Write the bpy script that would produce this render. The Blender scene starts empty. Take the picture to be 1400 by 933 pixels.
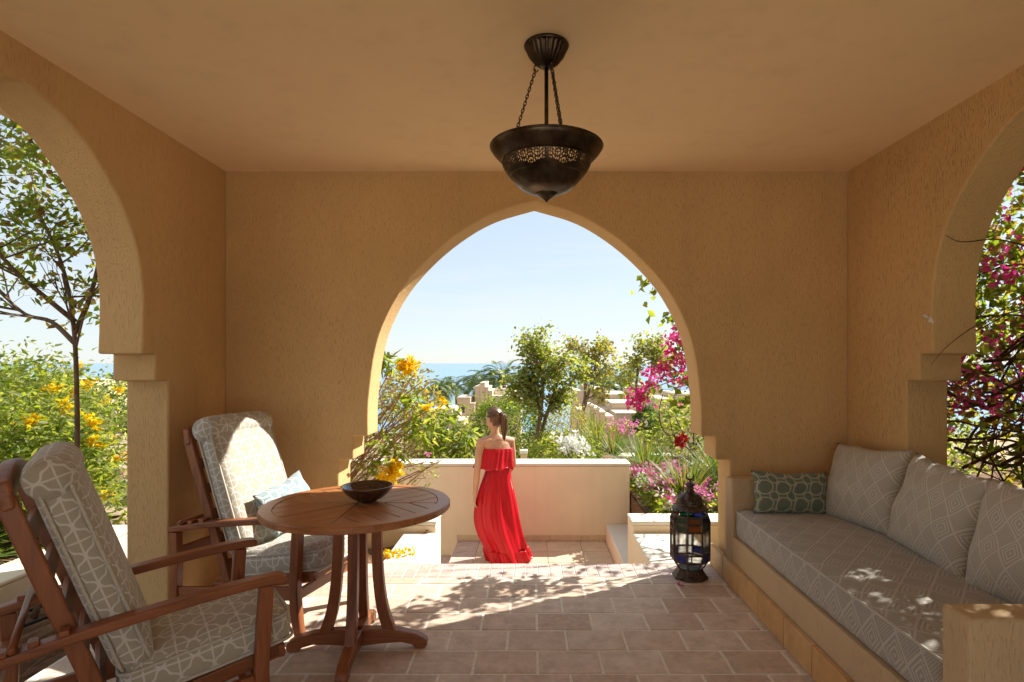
import bpy, bmesh, math, random
import numpy as np
from mathutils import Vector, Matrix
R = math.radians
random.seed(7); rng = np.random.default_rng(11)
scene = bpy.context.scene
col = scene.collection

# ---------------------------------------------------------------- camera
F, EYE = 800.0, 1.45                       # focal length in px of a 1400 px wide frame, eye height in m
cam_d = bpy.data.cameras.new('camera'); cam = bpy.data.objects.new('camera', cam_d); col.objects.link(cam)
cam_d.sensor_width = 36.0; cam_d.lens = F/1400*36
cam_d.shift_x = -27/1400; cam_d.shift_y = 30.5/1400
cam_d.clip_start = 0.05; cam_d.clip_end = 90000
cam.location = (0, 0, EYE); cam.rotation_euler = (R(90), 0, 0)
scene.camera = cam

# ---------------------------------------------------------------- light
SUN = Vector((1.0, 0.62, 1.0))            # direction towards the sun
sun_el = math.atan2(SUN.z, math.hypot(SUN.x, SUN.y)); sun_az = math.atan2(SUN.x, SUN.y)
w = bpy.data.worlds.new('World'); scene.world = w; w.use_nodes = True
nt = w.node_tree; nt.nodes.clear()
out = nt.nodes.new('ShaderNodeOutputWorld'); bg = nt.nodes.new('ShaderNodeBackground')
sky = nt.nodes.new('ShaderNodeTexSky'); sky.sky_type = 'NISHITA'; sky.sun_disc = False
sky.sun_elevation = sun_el; sky.sun_rotation = sun_az; sky.altitude = 0
sky.air_density = 1.0; sky.dust_density = 0.15; sky.ozone_density = 1.8
tc = nt.nodes.new('ShaderNodeTexCoord'); mp = nt.nodes.new('ShaderNodeMapping')
mp.inputs['Scale'].default_value = (1.1, 1.1, 9.0)
nz = nt.nodes.new('ShaderNodeTexNoise'); nz.inputs['Scale'].default_value = 2.2; nz.inputs['Detail'].default_value = 9
nz.inputs['Roughness'].default_value = .62
rp = nt.nodes.new('ShaderNodeValToRGB'); rp.color_ramp.elements[0].position = .42; rp.color_ramp.elements[1].position = .64
rp.color_ramp.elements[1].color = (.55, .55, .55, 1)
mx = nt.nodes.new('ShaderNodeMixRGB'); mx.inputs['Color2'].default_value = (3.2, 3.35, 3.4, 1)
hz = nt.nodes.new('ShaderNodeMixRGB'); hz.blend_type = 'MIX'; hz.inputs['Fac'].default_value = .80; hz.inputs['Color2'].default_value = (2.3, 2.58, 2.82, 1)      # even sea haze over the whole sky
L = nt.links.new
L(tc.outputs['Generated'], mp.inputs['Vector']); L(mp.outputs['Vector'], nz.inputs['Vector']); L(nz.outputs['Fac'], rp.inputs['Fac'])
L(rp.outputs['Color'], mx.inputs['Fac']); L(sky.outputs['Color'], hz.inputs['Color1']); L(hz.outputs['Color'], mx.inputs['Color1'])
L(mx.outputs['Color'], bg.inputs['Color']); bg.inputs['Strength'].default_value = 0.056
L(bg.outputs['Background'], out.inputs['Surface'])
sd = bpy.data.lights.new('sun', 'SUN'); so = bpy.data.objects.new('sun', sd); col.objects.link(so)
sd.energy = 2.1; sd.angle = R(.53); sd.color = (1, .955, .87)
so.rotation_euler = SUN.to_track_quat('Z', 'Y').to_euler(); so.location = (6, 4, 12)

# ---------------------------------------------------------------- picture
vs = scene.view_settings; vs.view_transform = 'Standard'; vs.look = 'None'; vs.exposure = 2.36; vs.gamma = 1
scene.display_settings.display_device = 'sRGB'
cy = scene.cycles; cy.max_bounces = 14; cy.diffuse_bounces = 8; cy.glossy_bounces = 4; cy.transmission_bounces = 6
cy.transparent_max_bounces = 12; cy.use_denoising = True; cy.sample_clamp_indirect = 6; cy.caustics_reflective = False; cy.caustics_refractive = False

# ================================================================ helpers
def tag(o, label=None, cat=None, group=None, kind=None):
    if label: o['label'] = label
    if cat: o['category'] = cat
    if group: o['group'] = group
    if kind: o['kind'] = kind
    return o
def empty(name, loc=(0, 0, 0), rz=0):
    o = bpy.data.objects.new(name, None); col.objects.link(o); o.location = loc; o.rotation_euler = (0, 0, rz)
    o.empty_display_size = .1
    return o
def link_mesh(name, me, m, parent=None):
    o = bpy.data.objects.new(name, me); col.objects.link(o)
    if m is not None and not me.materials: me.materials.append(m)
    if parent is not None: o.parent = parent
    return o
def children(o): return [c for c in bpy.data.objects if c.parent == o]
def copy_tree(o, parent=None, kids=None):
    if kids is None:
        kids = {}
        for c in bpy.data.objects:
            if c.parent: kids.setdefault(c.parent.name, []).append(c)
    c = o.copy(); col.objects.link(c); c.parent = parent
    for ch in kids.get(o.name, []): copy_tree(ch, c, kids)
    return c
class MB:
    """collects shapes into one mesh"""
    def __init__(s): s.v = []; s.f = []
    def add(s, vs, fs):
        k = len(s.v); s.v += [tuple(p) for p in vs]; s.f += [tuple(i+k for i in f) for f in fs]; return s
    def box(s, x0, x1, y0, y1, z0, z1):
        return s.add([(x0,y0,z0),(x1,y0,z0),(x1,y1,z0),(x0,y1,z0),(x0,y0,z1),(x1,y0,z1),(x1,y1,z1),(x0,y1,z1)],
                     [(0,3,2,1),(4,5,6,7),(0,1,5,4),(1,2,6,5),(2,3,7,6),(3,0,4,7)])
    def prism(s, poly, axis, a, b):
        """polygon (p,q) extruded along axis from a to b; 'x': (y,z)  'y': (x,z)  'z': (x,y)"""
        def P(p, t): return (t, p[0], p[1]) if axis == 'x' else (p[0], t, p[1]) if axis == 'y' else (p[0], p[1], t)
        n = len(poly); vs = [P(p, a) for p in poly]+[P(p, b) for p in poly]
        fs = [tuple(range(n)), tuple(range(2*n-1, n-1, -1))]+[(i, i+n, (i+1) % n+n, (i+1) % n) for i in range(n)]
        return s.add(vs, fs)
    def tube(s, pts, rad, n=8, cap=True):
        pts = [Vector(p) for p in pts]; m = len(pts)
        if not hasattr(rad, '__len__'): rad = [rad]*m
        vs = []; up = Vector((0, 0, 1)); prev = None
        for i, p in enumerate(pts):
            t = (pts[min(i+1, m-1)]-pts[max(i-1, 0)])
            t = t.normalized() if t.length > 1e-9 else Vector((0, 0, 1))
            if prev is None:
                a = t.orthogonal().normalized()
            else:
                a = prev-t*prev.dot(t); a = a.normalized() if a.length > 1e-6 else t.orthogonal().normalized()
            prev = a; b = t.cross(a)
            for k in range(n):
                th = 2*math.pi*k/n; vs.append(p+(a*math.cos(th)+b*math.sin(th))*rad[i])
        fs = [(i*n+k, i*n+(k+1) % n, (i+1)*n+(k+1) % n, (i+1)*n+k) for i in range(m-1) for k in range(n)]
        if cap: fs += [tuple(range(n-1, -1, -1)), tuple((m-1)*n+k for k in range(n))]
        return s.add(vs, fs)
    def lathe(s, prof, n=32, c=(0, 0, 0), flute=0, nf=0, closed=True):
        vs = []
        for r, z in prof:
            for k in range(n):
                th = 2*math.pi*k/n; rr = r*(1+flute*math.cos(nf*th)) if nf else r
                vs.append((c[0]+rr*math.cos(th), c[1]+rr*math.sin(th), c[2]+z))
        m = len(prof)
        return s.add(vs, [(i*n+k, i*n+(k+1) % n, (i+1)*n+(k+1) % n, (i+1)*n+k) for i in range(m-1) for k in range(n)])
    def bar(s, path, y, wy, t):
        """rectangle swept along (x,z) path; wy = width across y; t = thickness (list or number)"""
        m = len(path); vs = []
        if not hasattr(t, '__len__'): t = [t]*m
        for i, (x, z) in enumerate(path):
            a = path[max(i-1, 0)]; b = path[min(i+1, m-1)]; dx, dz = b[0]-a[0], b[1]-a[1]; l = math.hypot(dx, dz) or 1
            nx, nz_ = -dz/l*t[i]/2, dx/l*t[i]/2
            vs += [(x+nx, y-wy/2, z+nz_), (x+nx, y+wy/2, z+nz_), (x-nx, y+wy/2, z-nz_), (x-nx, y-wy/2, z-nz_)]
        fs = [(i*4+k, i*4+(k+1) % 4, i*4+4+(k+1) % 4, i*4+4+k) for i in range(m-1) for k in range(4)]
        fs += [(3, 2, 1, 0), tuple((m-1)*4+k for k in range(4))]
        return s.add(vs, fs)
    def xf(s, M):
        s.v = [tuple(M @ Vector(p)) for p in s.v]; return s
    def mesh(s, name, smooth=False, fix=True):
        me = bpy.data.meshes.new(name); me.from_pydata(s.v, [], s.f)
        if fix:
            bm = bmesh.new(); bm.from_mesh(me); bmesh.ops.recalc_face_normals(bm, faces=bm.faces); bm.to_mesh(me); bm.free()
        if smooth: me.polygons.foreach_set('use_smooth', [True]*len(me.polygons))
        me.update(); return me
    def build(s, name, m, parent=None, smooth=False, bevel=0, seg=2, fix=True, angle=30):
        o = link_mesh(name, s.mesh(name, smooth, fix), m, parent)
        if bevel:
            b = o.modifiers.new('bevel', 'BEVEL'); b.width = bevel; b.segments = seg; b.limit_method = 'ANGLE'; b.angle_limit = R(angle)
        return o
def fast_mesh(name, verts, tris, nper):
    """numpy verts (N,3), faces (M,nper) -> mesh"""
    me = bpy.data.meshes.new(name); M = len(tris)
    me.vertices.add(len(verts)); me.vertices.foreach_set('co', np.asarray(verts, dtype=np.float32).ravel())
    me.loops.add(M*nper); me.loops.foreach_set('vertex_index', np.asarray(tris, dtype=np.int32).ravel())
    me.polygons.add(M); me.polygons.foreach_set('loop_start', np.arange(0, M*nper, nper, dtype=np.int32))
    me.update(calc_edges=True); me.validate(); return me
def box_uv(me, s=1.0):
    uv = me.uv_layers.new(name='UVMap'); co = [v.co for v in me.vertices]
    for p in me.polygons:
        n = p.normal; a = (abs(n.x), abs(n.y), abs(n.z)); k = a.index(max(a))
        for li in p.loop_indices:
            c = co[me.loops[li].vertex_index]
            uv.data[li].uv = ((c.y, c.z) if k == 0 else (c.x, c.z) if k == 1 else (c.x, c.y))
def smooth_pts(pts, n=12):
    """Catmull-Rom through a list of tuples"""
    P = [Vector(p) for p in pts]; P = [P[0]*2-P[1]]+P+[P[-1]*2-P[-2]]; o = []
    for i in range(1, len(P)-2):
        for k in range(n):
            t = k/n; a, b, c, d = P[i-1:i+3]
            o.append(.5*((2*b)+(c-a)*t+(2*a-5*b+4*c-d)*t*t+(3*b-a-3*c+d)*t**3))
    o.append(P[-2]); return o
def px(u, v, Y):
    """world point seen at a pixel of the 1400x933 photograph, at distance Y"""
    return Vector(((u-727)/F*Y, Y, EYE-(v-497)/F*Y))

# ================================================================ materials
def new_mat(name, rough=.8, spec=.3):
    m = bpy.data.materials.new(name); m.use_nodes = True; t = m.node_tree; b = t.nodes['Principled BSDF']
    b.inputs['Roughness'].default_value = rough; b.inputs['Specular IOR Level'].default_value = spec
    return m, t, b
def nd(t, kind, ins=None, **props):
    n = t.nodes.new('ShaderNode'+kind)
    for k, v in props.items(): setattr(n, k, v)
    for k, v in (ins or {}).items():
        if hasattr(v, 'is_linked') or v.__class__.__name__.startswith('NodeSocket'): t.links.new(v, n.inputs[k])
        else: n.inputs[k].default_value = v
    return n
def c4(c): return (c[0], c[1], c[2], 1)
def ramp(t, fac, stops):
    n = t.nodes.new('ShaderNodeValToRGB'); t.links.new(fac, n.inputs[0]); e = n.color_ramp.elements
    while len(e) < len(stops): e.new(.5)
    for i, (p, c) in enumerate(stops): e[i].position = p; e[i].color = c4(c)
    return n.outputs[0]
def mixc(t, f, a, b, mode='MIX'):
    n = t.nodes.new('ShaderNodeMixRGB'); n.blend_type = mode
    for k, v in zip((0, 1, 2), (f, a, b)):
        if v.__class__.__name__.startswith('NodeSocket'): t.links.new(v, n.inputs[k])
        else: n.inputs[k].default_value = v if k == 0 else c4(v)
    return n.outputs[0]
def mth(t, op, a, b=None, c=None):
    n = t.nodes.new('ShaderNodeMath'); n.operation = op
    for k, v in enumerate((a, b, c)):
        if v is None: continue
        if v.__class__.__name__.startswith('NodeSocket'): t.links.new(v, n.inputs[k])
        else: n.inputs[k].default_value = v
    return n.outputs[0]
def noise(t, vec, scale, detail=4, rough=.55, dist=0):
    return nd(t, 'TexNoise', {'Vector': vec, 'Scale': scale, 'Detail': detail, 'Roughness': rough, 'Distortion': dist}).outputs['Fac']
def mapped(t, vec, sc): return nd(t, 'Mapping', {'Vector': vec, 'Scale': sc}).outputs['Vector']
def bump(t, b, h, strength, dist=.01, prev=None):
    n = nd(t, 'Bump', {'Height': h, 'Strength': strength, 'Distance': dist})
    if prev is not None: t.links.new(prev, n.inputs['Normal'])
    t.links.new(n.outputs['Normal'], b.inputs['Normal']); return n.outputs['Normal']
def pos(t): return nd(t, 'NewGeometry').outputs['Position']
def obj_co(t): return nd(t, 'TexCoord').outputs['Object']

def stucco(name, c, streak=1.0, grain=.5, rough=.92, var=.13):
    m, t, b = new_mat(name, rough, .15); p = pos(t)
    big = noise(t, p, .9, 5); fine = noise(t, p, 60, 3)
    vert = noise(t, mapped(t, p, (170, 170, 26)), 1.0, 5, .65, .3)       # raked render: scratches run down
    deep = ramp(t, vert, [(.33, (0, 0, 0)), (.43, (1, 1, 1))])
    k = ramp(t, big, [(.25, tuple(x*(1-var) for x in c)), (.75, tuple(min(1, x*(1+var)) for x in c))])
    st = noise(t, mapped(t, p, (9, 9, .55)), 1.0, 3, .5)               # faint water stains, running down
    k = mixc(t, mth(t, 'MULTIPLY', ramp(t, st, [(.52, (0, 0, 0)), (.78, (1, 1, 1))]), .16), k, tuple(x*.62 for x in c))
    k = mixc(t, mth(t, 'MULTIPLY', mth(t, 'SUBTRACT', 1.0, deep),   .14*streak), k, tuple(x*.55 for x in c))
    t.links.new(k, b.inputs['Base Color'])
    n1 = bump(t, b, deep, .5*streak, .004)
    n2 = bump(t, b, vert, .6*streak, .005, n1)
    bump(t, b, fine, grain, .003, n2)
    return m
M = {}
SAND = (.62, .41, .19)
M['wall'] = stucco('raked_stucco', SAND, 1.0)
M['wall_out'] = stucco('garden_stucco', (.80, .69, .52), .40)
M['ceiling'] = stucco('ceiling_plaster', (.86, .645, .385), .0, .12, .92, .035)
M['coping'] = stucco('sunlit_white_coping', (.72, .67, .58), .25)  # wall tops: the white they show in sun is put into the colour
M['far_wall'] = stucco('far_stucco', (.60, .46, .31), .3)
M['far_top'] = stucco('far_coping', (.68, .57, .44), .1)
M['bench'] = stucco('bench_stucco', (.58, .43, .26), .9, .4)
M['fill_courtyard'] = stucco('pale_bounce_paving', (.74, .68, .58), .0, .2)  # for the added ground at the rear, kept pale to bounce light

def tile_mat(name, cols, pit=.5, rough=.62):
    m, t, b = new_mat(name, rough, .35); p = pos(t); rnd = nd(t, 'ObjectInfo').outputs['Random']
    base = ramp(t, rnd, [(i/(len(cols)-1), c) for i, c in enumerate(cols)])
    cl = noise(t, p, 9, 6, .65); k = mixc(t, mth(t, 'MULTIPLY', ramp(t, cl, [(.35, (0, 0, 0)), (.65, (1, 1, 1))]), .55), base, tuple(x*.66 for x in cols[0]))
    blot = noise(t, p, 26, 5, .7); k = mixc(t, mth(t, 'MULTIPLY', ramp(t, blot, [(.45, (0, 0, 0)), (.7, (1, 1, 1))]), .35), k, tuple(min(1, x*1.25) for x in cols[-1]))
    pits = noise(t, mapped(t, p, (70, 110, 70)), 1.0, 4, .7)
    area = noise(t, p, 2.3, 2)
    pm = mth(t, 'MULTIPLY', ramp(t, pits, [(.30, (1, 1, 1)), (.36, (0, 0, 0))]), ramp(t, area, [(.42, (.15, .15, .15)), (.6, (1, 1, 1))]))
    k = mixc(t, mth(t, 'MULTIPLY', pm, pit), k, (.12, .075, .045))
    t.links.new(k, b.inputs['Base Color'])
    t.links.new(mth(t, 'ADD', mth(t, 'MULTIPLY', cl, .35), rough-.2), b.inputs['Roughness'])
    h = mth(t, 'SUBTRACT', mth(t, 'MULTIPLY', cl, .5), pm); bump(t, b, h, .5, .004)
    return m
M['tile'] = tile_mat('travertine_tile', [(.52, .37, .265), (.70, .56, .44), (.60, .445, .325), (.76, .645, .525), (.56, .42, .32), (.68, .55, .43)], .9)
M['skirt'] = tile_mat('honey_limestone', [(.62, .37, .15), (.68, .44, .21), (.60, .34, .13)], .3)
M['brick'] = tile_mat('rosy_brick', [(.54, .40, .34), (.60, .47, .41), (.52, .39, .37), (.63, .50, .41)], .4)
M['pale_tile'] = tile_mat('sandstone_tile', [(.62, .49, .34), (.66, .53, .37), (.58, .46, .31)], .3)
m, t, b = new_mat('grout', .95, .1); p = pos(t)
t.links.new(ramp(t, noise(t, p, 40, 4), [(.3, (.68, .62, .53)), (.7, (.84, .79, .70))]), b.inputs['Base Color']); M['grout'] = m

def wood(name, axis, dark=(.115, .032, .010), light=(.38, .13, .042), rough=.42):
    m, t, b = new_mat(name, rough, .45); o = obj_co(t); rnd = nd(t, 'ObjectInfo').outputs['Random']
    sc = {'x': (2.2, 26, 26), 'y': (26, 2.2, 26), 'z': (26, 26, 2.2)}[axis]
    v = nd(t, 'VectorMath', {0: mapped(t, o, sc), 1: nd(t, 'CombineXYZ', {'X': mth(t, 'MULTIPLY', rnd, 40.0), 'Y': mth(t, 'MULTIPLY', rnd, 23.0)}).outputs[0]}, operation='ADD').outputs[0]
    g = noise(t, v, 1.0, 6, .6, .9); f = noise(t, v, 5.0, 4, .6)
    k = ramp(t, g, [(.28, dark), (.5, tuple((a+c)/2 for a, c in zip(dark, light))), (.72, light)])
    k = mixc(t, mth(t, 'MULTIPLY', ramp(t, f, [(.4, (0, 0, 0)), (.65, (1, 1, 1))]), .3), k, dark)
    k = mixc(t, mth(t, 'MULTIPLY', rnd, .25), k, light)
    t.links.new(k, b.inputs['Base Color']); t.links.new(mth(t, 'ADD', mth(t, 'MULTIPLY', g, .3), rough-.15), b.inputs['Roughness'])
    bump(t, b, f, .12, .002); return m
for a in 'xyz': M['wood_'+a] = wood('teak_'+a, a)
M['table_wood'] = wood('table_teak', 'x', (.22, .078, .027), (.54, .23, .085), .36)

def weave(t, b, uvv, strength=.25):
    s = nd(t, 'SeparateXYZ', {0: uvv}); u, v = s.outputs[0], s.outputs[1]
    h = mth(t, 'ADD', mth(t, 'SINE', mth(t, 'MULTIPLY', u, 2600)), mth(t, 'SINE', mth(t, 'MULTIPLY', v, 2600)))
    wr = noise(t, mapped(t, uvv, (9, 9, 9)), 1.0, 3)
    n1 = bump(t, b, wr, .55, .02); bump(t, b, h, strength, .0006, n1)
def cellf(t, x): return mth(t, 'ABSOLUTE', mth(t, 'SUBTRACT', mth(t, 'FRACT', x), .5))      # 0 mid-cell .. .5 at the border
def below(t, x, e): return mth(t, 'LESS_THAN', x, e)
def fabric_base(name, rough=.9):
    m, t, b = new_mat(name, rough, .12); b.inputs['Sheen Weight'].default_value = .25
    uv = nd(t, 'TexCoord').outputs['UV']; s = nd(t, 'SeparateXYZ', {0: uv}); return m, t, b, uv, s.outputs[0], s.outputs[1]
# chair fabric: taupe with pale lattice of quatrefoils on a grid
m, t, b, uv, u, v = fabric_base('taupe_lattice_fabric')
U, V = mth(t, 'MULTIPLY', u, 9.4), mth(t, 'MULTIPLY', v, 9.4)
a_, b_ = cellf(t, U), cellf(t, V)                      # .5 at grid lines
gridl = mth(t, 'MAXIMUM', mth(t, 'GREATER_THAN', a_, .472), mth(t, 'GREATER_THAN', b_, .472))
cx_, cy_ = mth(t, 'SUBTRACT', mth(t, 'FRACT', U), .5), mth(t, 'SUBTRACT', mth(t, 'FRACT', V), .5)
rr = mth(t, 'SQRT', mth(t, 'ADD', mth(t, 'MULTIPLY', cx_, cx_), mth(t, 'MULTIPLY', cy_, cy_)))
th = mth(t, 'ARCTAN2', cy_, cx_)
shape = mth(t, 'ADD', .40, mth(t, 'MULTIPLY', mth(t, 'COSINE', mth(t, 'MULTIPLY', th, 4)), .085))
ring = below(t, mth(t, 'ABSOLUTE', mth(t, 'SUBTRACT', rr, shape)), .040)
msk = mth(t, 'MAXIMUM', gridl, ring)
fz = noise(t, uv, 500, 2)
t.links.new(mixc(t, msk, mixc(t, fz, (.40, .36, .28), (.48, .44, .355)), mixc(t, fz, (.60, .585, .53), (.70, .685, .63))), b.inputs['Base Color'])
weave(t, b, uv); M['lattice'] = m
m, t, b = new_mat('pale_piping', .9, .1); t.links.new(ramp(t, noise(t, obj_co(t), 160, 2), [(.3, (.46, .43, .36)), (.7, (.60, .57, .50))]), b.inputs['Base Color']); M['piping'] = m
# sofa fabric: grey with nested pale diamonds
def diamond(name, base, line, sc):
    m, t, b, uv, u, v = fabric_base(name)
    A = mth(t, 'MULTIPLY', mth(t, 'ADD', u, mth(t, 'MULTIPLY', v, .85)), sc); B = mth(t, 'MULTIPLY', mth(t, 'SUBTRACT', u, mth(t, 'MULTIPLY', v, .85)), sc)
    d = mth(t, 'MAXIMUM', cellf(t, A), cellf(t, B))
    chk = mth(t, 'FRACT', mth(t, 'MULTIPLY', mth(t, 'ADD', mth(t, 'FLOOR', A), mth(t, 'FLOOR', B)), .5))
    alt = mth(t, 'GREATER_THAN', chk, .25)
    edge = mth(t, 'GREATER_THAN', d, .455)
    r1 = below(t, mth(t, 'ABSOLUTE', mth(t, 'SUBTRACT', d, .34)), .03); r2 = below(t, mth(t, 'ABSOLUTE', mth(t, 'SUBTRACT', d, .20)), .035); r3 = below(t, d, .06)
    nest = mth(t, 'MULTIPLY', alt, mth(t, 'MAXIMUM', mth(t, 'MAXIMUM', r1, r2), r3))
    st = mth(t, 'MULTIPLY', mth(t, 'SUBTRACT', 1.0, alt), mth(t, 'GREATER_THAN', mth(t, 'SINE', mth(t, 'MULTIPLY', A, 62)), .45))
    msk = mth(t, 'MAXIMUM', mth(t, 'MAXIMUM', edge, nest), mth(t, 'MULTIPLY', st, .6))
    fz = noise(t, uv, 420, 2); dk = tuple(x*.8 for x in base)
    t.links.new(mixc(t, msk, mixc(t, fz, dk, base), mixc(t, fz, tuple(x*.85 for x in line), line)), b.inputs['Base Color'])
    weave(t, b, uv, .3); n = b.inputs['Normal'].links[0].from_socket; bump(t, b, msk, .25, .002, n); return m
M['sofa'] = diamond('grey_diamond_fabric', (.37, .342, .295), (.53, .50, .44), 7.0)
M['sofa_pillow'] = diamond('greige_diamond_fabric', (.47, .44, .375), (.63, .605, .535), 8.5)
def hexfab(name, base, line, sc):
    m, t, b, uv, u, v = fabric_base(name)
    U, V = mth(t, 'MULTIPLY', u, sc), mth(t, 'MULTIPLY', v, sc)
    def cf(o): return cellf(t, mth(t, 'ADD', U, o)), cellf(t, mth(t, 'ADD', V, o))
    x, y = cf(0.0); o1 = mth(t, 'MAXIMUM', mth(t, 'MAXIMUM', x, y), mth(t, 'MULTIPLY', mth(t, 'ADD', x, y), .72))
    x2, y2 = cf(.5); o2 = mth(t, 'MAXIMUM', mth(t, 'MAXIMUM', x2, y2), mth(t, 'MULTIPLY', mth(t, 'ADD', x2, y2), .72))
    l = mth(t, 'MAXIMUM', below(t, mth(t, 'ABSOLUTE', mth(t, 'SUBTRACT', o1, .40)), .032), below(t, mth(t, 'ABSOLUTE', mth(t, 'SUBTRACT', o2, .24)), .03))
    fz = noise(t, uv, 420, 2)
    t.links.new(mixc(t, l, mixc(t, fz, tuple(k*.82 for k in base), base), line), b.inputs['Base Color']); weave(t, b, uv); return m
M['green_pillow'] = hexfab('sage_lattice_fabric', (.17, .21, .155), (.44, .43, .31), 9.0)
M['blue_pillow'] = hexfab('pale_blue_lattice_fabric', (.27, .37, .39), (.66, .70, .68), 9.0)

m, t, b = new_mat('dark_bronze', .33, .5); b.inputs['Metallic'].default_value = .9; p = obj_co(t)
t.links.new(ramp(t, noise(t, p, 14, 5), [(.3, (.030, .021, .014)), (.7, (.115, .085, .055))]), b.inputs['Base Color'])
t.links.new(mth(t, 'ADD', .18, mth(t, 'MULTIPLY', noise(t, p, 22, 4), .35)), b.inputs['Roughness']); M['bronze'] = m
m, t, b = new_mat('lantern_metal', .45, .5); b.inputs['Metallic'].default_value = .75; p = obj_co(t)
t.links.new(ramp(t, noise(t, p, 30, 5), [(.3, (.035, .026, .020)), (.75, (.14, .10, .075))]), b.inputs['Base Color']); M['lantern'] = m
def glass(name, c, a=.55):
    m, t, b = new_mat(name, .12, .5); b.inputs['Base Color'].default_value = c4(c)
    b.inputs['Transmission Weight'].default_value = a; b.inputs['IOR'].default_value = 1.1; return m
M['g_orange'] = glass('amber_glass', (.75, .20, .02)); M['g_blue'] = glass('cobalt_glass', (.03, .05, .40)); M['g_green'] = glass('green_glass', (.03, .24, .14)); M['g_clear'] = glass('frosted_glass', (.9, .9, .88), 1.0)
m, t, b = new_mat('glazed_wood_bowl', .15, .6); b.inputs['Coat Weight'].default_value = .6; p = obj_co(t)
t.links.new(ramp(t, noise(t, mapped(t, p, (6, 6, 40)), 1.0, 4), [(.3, (.030, .012, .007)), (.7, (.11, .045, .02))]), b.inputs['Base Color']); M['bowl'] = m

def soil_mat(name, a, c, sc=3.0):
    m, t, b = new_mat(name, .95, .1); p = pos(t)
    k = ramp(t, noise(t, p, sc, 8, .7), [(.3, a), (.7, c)]); k = mixc(t, mth(t, 'MULTIPLY', ramp(t, noise(t, p, 45, 4, .7), [(.5, (0, 0, 0)), (.7, (1, 1, 1))]), .5), k, tuple(x*.45 for x in a))
    t.links.new(k, b.inputs['Base Color']); bump(t, b, noise(t, p, 22, 8, .7), .8, .03); return m
M['soil'] = soil_mat('red_brown_soil', (.14, .075, .045), (.27, .165, .10))
M['ground'] = soil_mat('dry_ground', (.30, .22, .14), (.50, .40, .28), .8)
def leaf_mat(name, cols, trans=.35, rough=.5, tint=(2.9, 2.6, 1.0)):
    m, t, b = new_mat(name, rough, .35); r = nd(t, 'NewGeometry').outputs['Random Per Island']
    k = ramp(t, r, [(i/max(1, len(cols)-1), c) for i, c in enumerate(cols)]); t.links.new(k, b.inputs['Base Color'])
    tr = nd(t, 'BsdfTranslucent', {'Color': mixc(t, .65, k, (1.0, .95, .25), 'MULTIPLY')})
    tk = mixc(t, 1.0, k, tint, 'MULTIPLY'); t.links.new(tk, tr.inputs['Color'])
    ms = nd(t, 'MixShader', {0: trans, 1: b.outputs[0], 2: tr.outputs[0]}); t.links.new(ms.outputs[0], t.nodes['Material Output'].inputs['Surface']); return m
M['leaf'] = leaf_mat('green_leaf', [(.07, .11, .015), (.10, .15, .022), (.13, .18, .03), (.19, .21, .045)], .55)
M['leaf_dark'] = leaf_mat('deep_green_leaf', [(.04, .085, .015), (.06, .115, .02), (.08, .14, .025)], .35)
M['leaf_pale'] = leaf_mat('pale_green_leaf', [(.13, .165, .055), (.17, .20, .07), (.22, .23, .085), (.14, .19, .06)], .5)
M['leaf_yellow'] = leaf_mat('yellowing_leaf', [(.18, .15, .035), (.24, .19, .05), (.15, .16, .035), (.28, .19, .07)], .5)
M['leaf_dry'] = leaf_mat('dry_leaf', [(.16, .085, .04), (.22, .13, .06), (.10, .055, .03)], .2)
M['palm'] = leaf_mat('palm_leaf', [(.06, .10, .04), (.08, .13, .05), (.10, .15, .06)], .2)
M['blade'] = leaf_mat('fan_palm_blade', [(.06, .11, .02), (.09, .15, .03), (.13, .18, .045), (.22, .15, .07)], .3)
M['f_yellow'] = leaf_mat('yellow_petal', [(.78, .50, .0), (.84, .60, .01), (.80, .56, .0)], .4, .5, (1.1, 1.15, 1))
M['f_magenta'] = leaf_mat('magenta_bract', [(.60, .03, .22), (.70, .07, .30), (.78, .15, .42)], .4, .5, (1.2, 1.2, 1.3))
M['f_pink'] = leaf_mat('pink_petal', [(.62, .16, .36), (.72, .30, .48), (.60, .12, .30)], .35, .5, (1.1, 1.1, 1.2))
M['f_red'] = leaf_mat('dark_red_petal', [(.30, .01, .01), (.42, .015, .02)], .3, .5, (1.2, 1, 1))
M['f_white'] = leaf_mat('white_petal', [(.78, .78, .74), (.85, .84, .80)], .3, .5, (1, 1, 1))
def bark(name, a, c):
    m, t, b = new_mat(name, .9, .15); p = pos(t); g = noise(t, mapped(t, p, (30, 30, 8)), 1.0, 5, .65)
    t.links.new(ramp(t, g, [(.3, a), (.7, c)]), b.inputs['Base Color']); bump(t, b, g, .6, .01); return m
M['bark'] = bark('grey_brown_bark', (.10, .065, .042), (.24, .165, .11))
M['twig'] = bark('tan_twig', (.22, .13, .08), (.40, .26, .16))
M['vine'] = bark('dark_vine', (.06, .032, .018), (.15, .085, .05))
m, t, b = new_mat('sea_water', .22, .5); p = pos(t)
b.inputs['Base Color'].default_value = (.13, .27, .44, 1); bump(t, b, noise(t, mapped(t, p, (.02, .06, 1)), 1.0, 5), .25, 2.0); M['sea'] = m
m, t, b = new_mat('skin', .5, .35); b.inputs['Subsurface Weight'].default_value = .08; b.inputs['Subsurface Radius'].default_value = (.02, .008, .004)
t.links.new(ramp(t, noise(t, obj_co(t), 14, 3), [(.3, (.50, .26, .165)), (.7, (.58, .32, .21))]), b.inputs['Base Color']); M['skin'] = m
m, t, b = new_mat('red_satin', .40, .35); 
t.links.new(ramp(t, noise(t, mapped(t, obj_co(t), (30, 30, 2)), 1.0, 3), [(.3, (.42, .002, .010)), (.7, (.54, .004, .016))]), b.inputs['Base Color']); M['dress'] = m
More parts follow.
